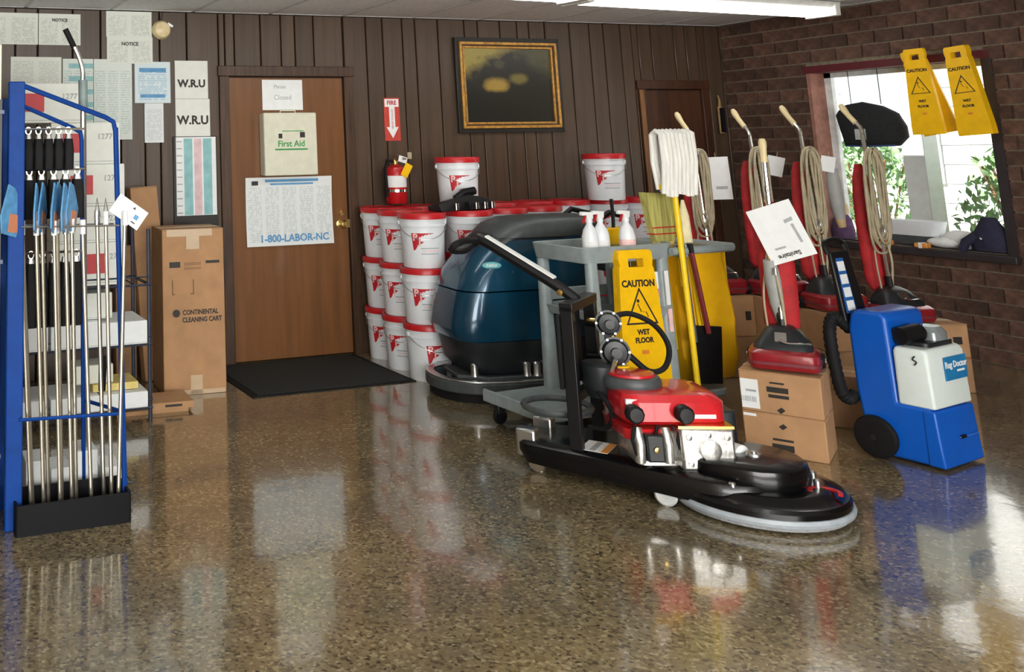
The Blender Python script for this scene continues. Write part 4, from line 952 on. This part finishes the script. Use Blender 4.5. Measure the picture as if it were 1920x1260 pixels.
part('sleeve_cloth', MB().tube([(-.02, 0, .30), (-.01, 0, .2), (.0, 0, .08), (.012, 0, 0)], [.03, .036, .032, .02], 12), sack_grey, t); part('sleeve_hook', MB().tube([(-.02, 0, .29), (-.02, 0.0, .34)], .006, 6), chrome, t)

# ------------------------------------------------------------------ blue carpet extractor
EXR = R(10)
ex = thing('carpet_extractor', 'blue and white carpet extractor with black wheels', 'carpet extractor', (4.57, 3.30, 0), EXR)
w_ = .335
prof = [(.0, .012), (.28, .012), (.30, .06), (.325, .30), (.33, .58), (.315, .645), (.28, .668), (.18, .668), (.155, .645), (.15, .265), (.012, .265), (.006, .10)]
part('body', MB().prism(prof, 'x', 0, w_), blue_machine, ex, bev=.018, seg=3)
part('front_apron', MB().prism([(-.022, .012), (.05, .012), (.05, .255), (-.004, .255), (-.012, .13)], 'x', -.004, w_+.004), blue_machine, ex, bev=.01, seg=3)
part('apron_seam', MB().box((w_*.72, -.0165, .128), (w_*.5, .006, .006)), mat('seam_blue', (.03, .16, .6), .4), ex)
part('apron_latch', MB().box((w_*.55, -.017, .128), (.05, .008, .014)), black_plastic, ex, bev=.003)
part('solution_tank', MB().loft([rrect(w_-.004, .15, .012, .262, c=(w_/2, .070)), rrect(w_-.004, .145, .018, .50, c=(w_/2, .075)), rrect(w_-.02, .125, .02, .52, c=(w_/2, .078))]), mat('tank_white', (.70, .78, .76), .4, noise=.015), ex, bev=.006)
lb_ = part('brand_panel', MB().bb((w_*.38, -.0075, .375), (w_*.95, -.003, .478)), mat('panel_blue', (.01, .18, .42), .5), ex, smooth=0)
text('Rug Doctor', .040, (w_*.665, -.0078, .442), label_white, lb_, bold=.0012)
part('printed_line', MB().bb((w_*.68, -.0082, .408), (w_*.88, -.007, .417)), label_white, lb_, smooth=0)
part('tank_squiggle', MB().tube(smooth_path([(-.002, .05, .49), (-.003, .06, .475), (-.003, .045, .465), (-.002, .055, .45)], 4), .003, 6), charcoal, ex)
part('motor_cap', MB().tube([(.03, .12, .565), (.16, .10, .575)], .040, 16), black_plastic, ex)
part('pickup_window', MB().loft([rrect(.12, .11, .03, .53, c=(.235, .09)), rrect(.12, .11, .03, .575, c=(.235, .09)), rrect(.09, .08, .03, .60, c=(.235, .09))]), mat('smoke_clear', (.35, .40, .42), .12, .5), ex)
part('pickup_base', MB().loft([rrect(.24, .12, .03, z_, c=(.20, .09)) for z_ in (.515, .54)]), charcoal, ex, bev=.004)
for x_ in (-.028, w_+.028):
    part('wheel', MB().lathe([(.001, -.022), (.06, -.022), (.088, -.018), (.095, -.008), (.095, .008), (.088, .018), (.06, .022), (.001, .022)], (x_, .245, .095), 28, (0, PI/2, 0)), black_rubber, ex)
    part('wheel_hub', MB().lathe([(.001, -.025), (.012, -.025), (.012, .025), (.001, .025)], (x_, .245, .095), 12, (0, PI/2, 0)), charcoal, ex)
part('handle_plate', MB().loft([[(.0, .33, .60), (.20, .33, .60), (.20, .36, .60), (.0, .36, .60)], [(.01, .375, .93), (.17, .375, .93), (.17, .395, .93), (.01, .395, .93)]]), black_plastic, ex, bev=.008)
part('handle_label', MB().loft([[(.02, .3345, .64), (.105, .3345, .64), (.105, .332, .64), (.02, .332, .64)], [(.035, .3685, .90), (.095, .3685, .90), (.095, .366, .90), (.035, .366, .90)]]), mat('label_deep_blue', (.02, .12, .40), .3), ex)
for k in range(4): part('printed_word', MB().box((.064, .337+.0085*k, .675+.062*k), (.06, .004, .046), (R(-7), 0, 0)), label_white, ex, smooth=0)
part('handle_bar', MB().tube(smooth_path([(.01, .385, .92), (.015, .40, .97), (.09, .405, .985), (.165, .40, .97), (.17, .385, .92)], 4), .014, 8), black_plastic, ex)
hs_ = smooth_path([(.05, .345, .56), (-.02, .375, .62), (-.055, .385, .56), (-.065, .375, .42), (-.05, .365, .28), (-.01, .355, .24), (.03, .345, .26)], 9)
part('suction_hose', MB().tube(hs_, [.03 if i % 2 else .026 for i in range(len(hs_))], 12), black_rubber, ex)

# ------------------------------------------------------------------ things in the window
wet_sign('caution_sign', 'yellow folded caution sign hung at the window, the left one', .145, .215, .60, (6.93, 4.775, 1.51), (R(3), R(-1), R(-90)), group='caution signs over the window')
s2 = bpy.context.scene.objects['caution_sign.001']
for ch in s2.children:
    if ch.name.startswith('back_panel'): ch.rotation_euler = (0, R(-9), R(12)); ch.location = (.05, .03, .0)
wet_sign('caution_sign', 'yellow folded caution sign hung at the window, the right one', .145, .215, .60, (6.93, 4.475, 1.50), (R(3), R(-4), R(-90)), group='caution signs over the window')
t = thing('cloth_cover', 'black rounded cloth cover with pale tag hanging in the window', 'cloth cover', (7.07, 5.30, 1.43), R(-90))
prof = [(-.20, 0), (.20, .0), (.265, .06), (.26, .14), (.21, .24), (.10, .30), (-.04, .335), (-.16, .32), (-.22, .28), (-.25, .24), (-.23, .14)]
sh_ = lambda k, y_: [(u*k, y_, .17+(v-.17)*k) for u, v in prof]
part('cover_cloth', MB().loft([sh_(.86, -.045), sh_(.97, -.03), sh_(1, 0), sh_(.97, .03), sh_(.86, .045)]), black_cloth, t, smooth=70)
part('pale_tag', MB().bb((-.09, -.052, .05), (-.01, -.046, .13)), mat('tag_grey', (.45, .50, .48), .7), t)
part('edge_piping', MB().tube([(-.19, -.03, .004), (0, -.046, .0), (.19, -.03, .004)], .007, 6), mat('piping_blue', (.02, .05, .16), .5), t)
for x_ in (-.13, .10): part('hanging_cord', MB().tube([(x_, 0, .31), (x_, 0, .575)], .003, 5), frame_black, t)
t = thing('wash_basin', 'shallow white basin on the window sill', 'basin', (7.085, 5.09, WZa+.012))
part('basin_bowl', MB().loft([rrect(.09, .34, .04, .06), rrect(.11, .40, .05, .09), rrect(.13, .44, .055, .165), rrect(.12, .42, .05, .165), rrect(.09, .36, .04, .10)]), white_plastic, t)
part('basin_foot', MB().loft([rrect(.10, .36, .03, 0), rrect(.09, .33, .03, .062)]), dark_grey, t)
for k, (y_, lb) in enumerate(((5.24, 'left'), (4.98, 'right'))):
    t = thing('scrub_sponge', '%s orange sponge at the front of the window sill' % lb, 'sponge', (6.995, y_, WZa-.004), 0, 'orange sponges on the sill')
    part('sponge_block', MB().bb((-.025, -.045, .0), (.025, .045, .035)), orange_p, t, bev=.008); part('sponge_wrap', MB().bb((-.027, -.012, -.000), (.027, .012, .037)), label_white, t)
t = thing('folded_cloth', 'crumpled white cloth on the right of the sill', 'cloth', (7.06, 4.76, WZa+.012))
part('cloth', MB().ball((0, 0, .05), (.055, .13, .07), 16), white_cloth, t); part('cloth_fold', MB().ball((-.03, .09, .03), (.045, .12, .035), 14), white_cloth, t)
t = thing('navy_jacket', 'dark navy cloth heaped at the right end of the sill', 'cloth', (7.04, 4.56, WZa+.012))
part('cloth_heap', MB().loft([[(.062*k_*math.cos(a), .12*k_*math.sin(a)*(1+.12*math.sin(3*a)), z_) for a in [2*PI*i/16 for i in range(16)]] for k_, z_ in ((1, 0), (1.05, .05), (.85, .12), (.6, .17), (.35, .22))]), navy_cloth, t, smooth=70)
part('sleeve', MB().tube([(-.04, .06, .1), (-.06, .12, .05), (-.062, .15, -.01)], [.03, .03, .024], 10), navy_cloth, t)
part('button', MB().ball((-.066, .02, .08), .012), steel, t)
t = thing('purple_cloth', 'purple cloth bundle at the left end of the sill', 'cloth', (7.05, 5.60, WZa+.012))
part('cloth_bundle', MB().loft([[(.06*k_*math.cos(a), .075*k_*math.sin(a), z_) for a in [2*PI*i/14 for i in range(14)]] for k_, z_ in ((1, 0), (1.1, .06), (.9, .14), (.55, .18))]), purple_cloth, t, smooth=70)
part('bundle_cap', MB().lathe([(.04, .17), (.05, .2), (.045, .26), (.001, .27)], n=14), mat('cap_tan', (.6, .45, .25), .6), t)

# ------------------------------------------------------------------ boxes at the left
t = carton('cart_box', 'tall brown carton with printed lettering beside the door', .40, .34, 1.0, (1.855, 5.985, 0), R(-4))
y_ = -.1715
part('front_tape', MB().bb((-.17, y_, .955), (.125, y_+.002, .998)), tape, t, smooth=0); part('front_tape', MB().bb((-.045, y_-.0005, .875), (.04, y_+.002, .96)), tape, t, smooth=0)
part('front_tape', MB().bb((-.03, y_, .005), (.045, y_+.002, .115)), tape, t, smooth=0); part('bottom_strip', MB().bb((-.19, y_, .002), (.19, y_+.002, .028)), tape, t, smooth=0)
for a in ((-.155, .765, -.085, .80), (-.06, .775, .05, .795), (-.06, .75, .05, .765), (.08, .785, .17, .802)): part('printed_line', MB().bb((a[0], y_, a[1]), (a[2], y_+.002, a[3])), cardboard_dark if a[0] == -.06 else black_ink, t, smooth=0)
for x_, d_ in ((-.14, 1), (-.005, -1)):
    part('printed_bracket', MB().bb((x_, y_, .60), (x_+.006, y_+.002, .69)), mat('faded_ink', (.16, .08, .04), .7), t, smooth=0)
    part('printed_bracket', MB().bb((min(x_, x_+d_*.018), y_, .60), (max(x_, x_+d_*.018), y_+.002, .606)), mat('faded_ink', (.1, .05, .03)), t, smooth=0)
part('printed_emblem', MB().lathe([(.001, 0), (.024, 0), (.024, .001), (.001, .001)], (-.115, y_+.0012, .488), 18, (PI/2, 0, 0)), black_ink, t)
text('CONTINENTAL', .040, (.04, y_-.0004, .49), black_ink, t, bold=.0014, sx=.82); text('CLEANING CART', .040, (.05, y_-.0004, .445), black_ink, t, bold=.0014, sx=.82)
t = carton('long_box', 'long narrow brown box leaning on the wall by the shelf', .19, .12, 1.25, (1.725, 6.28, .003), 0, cardboard, group='narrow boxes on the wall'); t.rotation_euler = (R(-4.5), R(-3.2), 0)
t = carton('long_box', 'short narrow brown box behind the white cartons', .14, .10, .86, (1.53, 6.38, .0), 0, cardboard_dark, group='narrow boxes on the wall')
t = thing('flat_cardboard', 'flattened brown cardboard lying under the shelf', 'cardboard', (1.50, 5.66, 0), R(-3))
part('cardboard_sheet', MB().bb((-.22, -.17, .0), (.20, .15, .022)), cardboard, t); part('cardboard_sheet', MB().bb((-.03, -.18, .022), (.23, .06, .058)), cardboard, t); part('hand_hole', MB().bb((.06, -.184, .034), (.16, -.178, .046)), black_ink, t)

# ------------------------------------------------------------------ shelving at the left
wire = mat('shelf_wire', (.05, .06, .09), .4, .5)
su = thing('wire_shelf', 'dark wire shelf unit behind the blue pole rack', 'shelf', (.98, 5.55, 0))
for x_ in (-.45, .45):
    for y_ in (-.19, .19): part('post', MB().tube([(x_, y_, 0), (x_, y_, 1.05)], .012, 8), wire, su)
for z_ in (.075, .415, .74):
    part('shelf_frame', MB().tube([(-.46, -.2, z_), (.46, -.2, z_), (.46, .2, z_), (-.46, .2, z_)], .007, 6, closed=True), wire, su)
    for k in range(13): part('shelf_wire', MB().tube([(-.43+k*.072, -.2, z_+.004), (-.43+k*.072, .2, z_+.004)], .004, 5), wire, su)
    part('shelf_lip', MB().tube([(-.46, -.205, z_+.045), (.46, -.205, z_+.045)], .005, 6), wire, su)
def wcarton(label, x, z, w, d, h, y=5.50, num=None, red=None, name='white_carton', m_=None, rz=0, group='white cartons on the wire shelf'):
    t = thing(name, label, 'carton', (x, y, z), rz, group)
    part('carton_body', MB().bb((-w/2, -d/2, 0), (w/2, d/2, h)), m_ or paper, t, bev=.004)
    part('carton_seam', MB().bb((-w/2+.004, -d/2-.0008, h*.06), (w/2-.004, -d/2+.001, h*.075)), grey_ink, t, smooth=0)
    if red: part('red_panel', MB().bb((red-.065, -d/2-.002, h*.28), (red+.065, -d/2+.001, h*.74)), red_print, t, smooth=0)
    if num: text('1277', .045, (num, -d/2-.002, h*.66), grey_ink, t, bold=.001)
    return t
zz = .752
names = ['lowest', 'second lowest', 'middle', 'second highest', 'highest']
for k in range(5):
    h_ = [.235, .20, .235, .235, .225][k]; x_ = [1.09, 1.09, 1.09, 1.065, .86][k]
    wcarton('%s white carton with red panel in the stack behind the rack' % names[k], x_, zz, .40, .30, h_, red=[.02, 0, -.05, -.07, -.10][k], num=[.13, .13, .12, .11, .11][k]); zz += h_+.001
for k, (x_, w_) in enumerate(((.72, .26), (1.0, .27), (1.28, .26))):
    wcarton(['left', 'centre', 'right'][k]+' white box on the middle wire shelf', x_, .424, w_, .34, .125+.015*(k % 2), m_=paper_white)
    wcarton(['left', 'centre', 'right'][k]+' white box on the bottom wire shelf', x_, .084, w_, .34, .085, m_=paper_white)
wcarton('yellow box lying on the bottom shelf boxes', 1.24, .172, .26, .22, .04, m_=mat('box_yellow', (.72, .58, .20), .7)); wcarton('open cream box on the bottom shelf boxes', 1.12, .214, .22, .18, .10, m_=paper_cream)
wcarton('cream box with red panel on middle shelf boxes', 1.10, .567, .24, .24, .14, red=.0, m_=paper)
# near low shelf with small boxes
ns = thing('low_wire_tray', 'low dark wire tray on the floor behind the rack', 'tray', (.84, 4.36, 0))
part('tray_rim', MB().tube([(-.26, -.09, .06), (.21, -.09, .06), (.21, .16, .06), (-.26, .16, .06)], .006, 6, closed=True), wire, ns); part('tray_floor', MB().bb((-.26, -.09, .012), (.21, .16, .02)), wire, ns)
part('tray_rim', MB().tube([(-.26, -.09, .012), (.21, -.09, .012), (.21, .16, .012), (-.26, .16, .012)], .006, 6, closed=True), wire, ns)
for k in range(4): wcarton(['first', 'second', 'third', 'rightmost'][k]+' small white box in the low wire tray', .64+k*.11, .021, .095, .17, [.16, .12, .18, .10][k], y=4.39, m_=paper_white, group='boxes in the low tray')
# neighbouring shelf cut by the frame edge
ls = thing('side_shelf', 'shelf unit cut off at the left picture edge', 'shelf', (.24, 4.02, 0))
for x_ in (-.22, .19): part('post', MB().bb((x_-.012, -.012, 0), (x_+.012, .012, 1.72)), frame_black, ls)
for x_ in (-.22, .19): part('post', MB().bb((x_-.012, .25, 0), (x_+.012, .274, 1.72)), frame_black, ls)
for z_ in (.04, .30, 1.05, 1.66): part('shelf_board', MB().bb((-.24, -.02, z_), (.21, .28, z_+.016)), wire, ls)
for lb, z_, h_, m_ in (('white box on the lowest board of the edge shelf', .056, .15, paper_white), ('tall pale yellow box on the edge shelf', .316, .62, mat('box_pale_yellow', (.62, .58, .32), .7, noise=.02)), ('dark box on the edge shelf', 1.066, .45, charcoal), ('cream carton on top of the edge shelf', 1.676, .28, paper_cream)):
    wcarton(lb, .245, z_, .39, .24, h_, y=4.15, m_=m_, group='boxes on the edge shelf')

# ------------------------------------------------------------------ blue pole rack
rk = thing('pole_rack', 'blue steel rack holding chrome poles', 'rack', (0, 0, 0)); rk.location = (.745, 4.10, 0)
def rel(x, y, z): return (x-.745, y-4.10, z)
part('side_post', MB().bb(rel(.475, 4.06, 0), rel(.545, 4.10, 1.80)), blue_paint, rk, bev=.005)
part('side_post', MB().bb(rel(.475, 4.30, 0), rel(.535, 4.33, 1.74)), blue_paint, rk, bev=.005)
part('front_post', MB().tube([rel(.975, 4.08, .0), rel(.945, 4.08, 1.60)], .012, 8), blue_paint, rk)
part('top_rail', MB().tube([rel(.52, 4.08, 1.79), rel(.90, 4.08, 1.645), rel(.935, 4.08, 1.625), rel(.945, 4.08, 1.58)], .011, 8), blue_paint, rk)
part('inner_rail', MB().tube([rel(.56, 4.31, 1.71), rel(.80, 4.31, 1.605), rel(.832, 4.31, 1.585), rel(.838, 4.31, 1.55), rel(.845, 4.31, .03)], .010, 8), blue_paint, rk)
part('cross_rail', MB().tube([rel(.53, 4.045, .425), rel(.965, 4.045, .41)], .007, 6), blue_paint, rk)
part('cross_rail', MB().tube([rel(.53, 4.045, 1.19), rel(.95, 4.045, 1.18)], .004, 6), steel, rk)
part('cross_rail', MB().tube([rel(.53, 4.15, 1.19), rel(.95, 4.15, 1.18)], .004, 6), steel, rk)
part('side_rail', MB().tube([rel(.96, 4.08, .41), rel(.85, 4.31, .41)], .008, 6), blue_paint, rk)
part('base_tray', MB().loft([rrect(.47, .22, .01, .0, c=rel(.745, 4.10, 0)[:2]), rrect(.47, .22, .01, .115, c=rel(.745, 4.10, 0)[:2]), rrect(.45, .20, .01, .115, c=rel(.745, 4.10, 0)[:2]), rrect(.45, .20, .01, .02, c=rel(.745, 4.10, 0)[:2])]), mat('tray_black', (.004, .004, .006), .6, spec=.2), rk)
part('display_bar', MB().tube([rel(.54, 4.25, 1.60), rel(.84, 4.25, 1.60)], .006, 6), chrome, rk); part('display_bar', MB().tube([rel(.54, 4.25, 1.42), rel(.84, 4.25, 1.42)], .006, 6), chrome, rk)
part('display_bar', MB().tube([rel(.54, 4.25, 1.06), rel(.84, 4.25, 1.06)], .006, 6), chrome, rk)
poles = [(37, 56), (43, 62), (66, 79), (80, 91), (97, 107), (109, 116), (121, 131), (137, 143), (151, 165), (186, 196), (198, 206), (231, 213)]
order = ['first', 'second', 'third', 'fourth', 'fifth', 'sixth', 'seventh', 'eighth', 'ninth', 'tenth', 'eleventh', 'twelfth']
for i, (a, b) in enumerate(poles):
    xt, xb = .448+.00228*a, .462+.00222*b; yy = 4.085+.05*(i % 2)-(.03 if i in (4, 8) else .095 if i == 11 else 0)
    t = thing('squeegee_pole', '%s chrome pole from the left in the blue rack' % order[i], 'pole', (xb, yy, .02), 0, 'chrome poles in the blue rack')
    top = 1.16 if i < 9 else 1.19
    part('pole_tube', MB().tube([(0, 0, 0), (xt-xb, 0, top)], .0088, 10), pole_metal, t)
    part('pole_tip', MB().tube([(xt-xb, 0, top-.03), (xt-xb, 0, top+.03)], .0125, 10), label_white if i % 3 else steel, t)
    part('pole_foot', MB().tube([(0, 0, 0), (0, 0, .04)], .013, 10), black_rubber, t)
    if i < 8:
        c = part('package_card', MB().prism([(-.07, .0), (.03, -.03), (.08, .07), (.03, .175), (-.016, .195), (-.075, .07)], 'y', -.004, .004), card_blue, t, bev=.002)
        c.location = (xt-xb-(.045 if i < 2 else 0), -.05 if i < 2 else 0, top-.005); c.rotation_euler = (0, R(random.uniform(-6, 10)), R([48, 58, 74, 68, 70, 62, 66, 60][i]))
        part('card_panel', MB().prism([(-.03, .0), (.035, -.01), (.05, .06), (-.015, .075)], 'y', -.0052, .0052), card_orange, c, smooth=0)
    elif i == 9 or i == 10: part('pole_clip', MB().tube([(xt-xb-.012, 0, top), (xt-xb, 0, top+.085), (xt-xb+.014, 0, top)], .004, 6), steel, t)
t = thing('price_tag', 'white tilted tag on the rightmost chrome pole', 'tag', (.995, 4.055, 1.235), rot=(0, R(36), R(-6)))
part('tag_card', MB().bb((-.075, -.002, -.045), (.075, .002, .045)), paper_white, t, bev=.001)
part('tag_hole', MB().prism([(.005, .022), (.02, .022), (.014, .034)], 'y', -.0035, .0), black_ink, t, smooth=0); part('printed_mark', MB().bb((.03, -.0035, -.012), (.05, 0, .008)), blue_ink, t, smooth=0); part('printed_line', MB().bb((.03, -.0035, -.03), (.05, 0, -.025)), black_ink, t, smooth=0)
# brushes hung on the display bars
def brush(x, z, h, label, w=.042):
    t = thing('black_brush', label, 'brush', (x, 4.25, z), 0, 'black brushes hung in the rack')
    part('bristles', MB().loft([rrect(w, .06, .012, -h), rrect(w*1.05, .07, .012, -h*.5), rrect(w*.85, .05, .012, -.03)]), black_rubber, t)
    part('ferrule', MB().loft([rrect(w*.7, .03, .008, -.032), rrect(w*.5, .02, .006, -.008)]), steel, t)
    part('hang_ring', MB().tube([(.012*math.cos(R(a)), 0, .006+.016*math.sin(R(a))) for a in range(0, 360, 30)], .003, 5, closed=True), chrome, t)
ordn = ['first', 'second', 'third', 'fourth', 'fifth']
for k in range(5):
    brush(.585+k*.045, 1.587, .165, '%s black brush from the left, top row of the rack' % ordn[k])
    brush(.59+k*.054, 1.407, .20, '%s black brush from the left, second row of the rack' % ordn[k], .052)
    brush(.60+k*.05, 1.047, .30, '%s long black brush from the left behind the poles' % ordn[k], .046)
t = thing('vacuum_wand', 'curved chrome wand with black grip standing in the rack', 'wand', (.86, 4.36, 0))
part('wand_tube', MB().tube([(0.0, 0, .05), (-.005, 0, 1.80)], .014, 10), steel, t); part('wand_sleeve', MB().tube([(-.005, 0, 1.70), (-.006, 0, 1.83)], .022, 12), mat('sleeve_slate', (.20, .26, .26), .5), t)
part('wand_bend', MB().tube(smooth_path([(-.006, 0, 1.82), (-.008, 0, 1.88), (-.025, 0, 1.94), (-.05, 0, 1.995)], 5), .011, 10), chrome, t); part('wand_grip', MB().tube([(-.048, 0, 1.985), (-.09, 0, 2.07)], .014, 10), black_rubber, t)
part('wand_foot', MB().lathe([(.001, 0), (.03, 0), (.03, .02), (.016, .05), (.001, .05)], n=14), black_rubber, t)
t = thing('squeegee_grip', 'black rubber grip standing low behind the poles', 'grip', (.93, 4.32, .021))
part('grip_shaft', MB().tube([(-.005, 0, .0), (.0, 0, .44)], .008, 8), steel, t); part('grip_sleeve', MB().tube([(.0, 0, .42), (.006, 0, .57)], [.016, .02], 10), black_rubber, t)
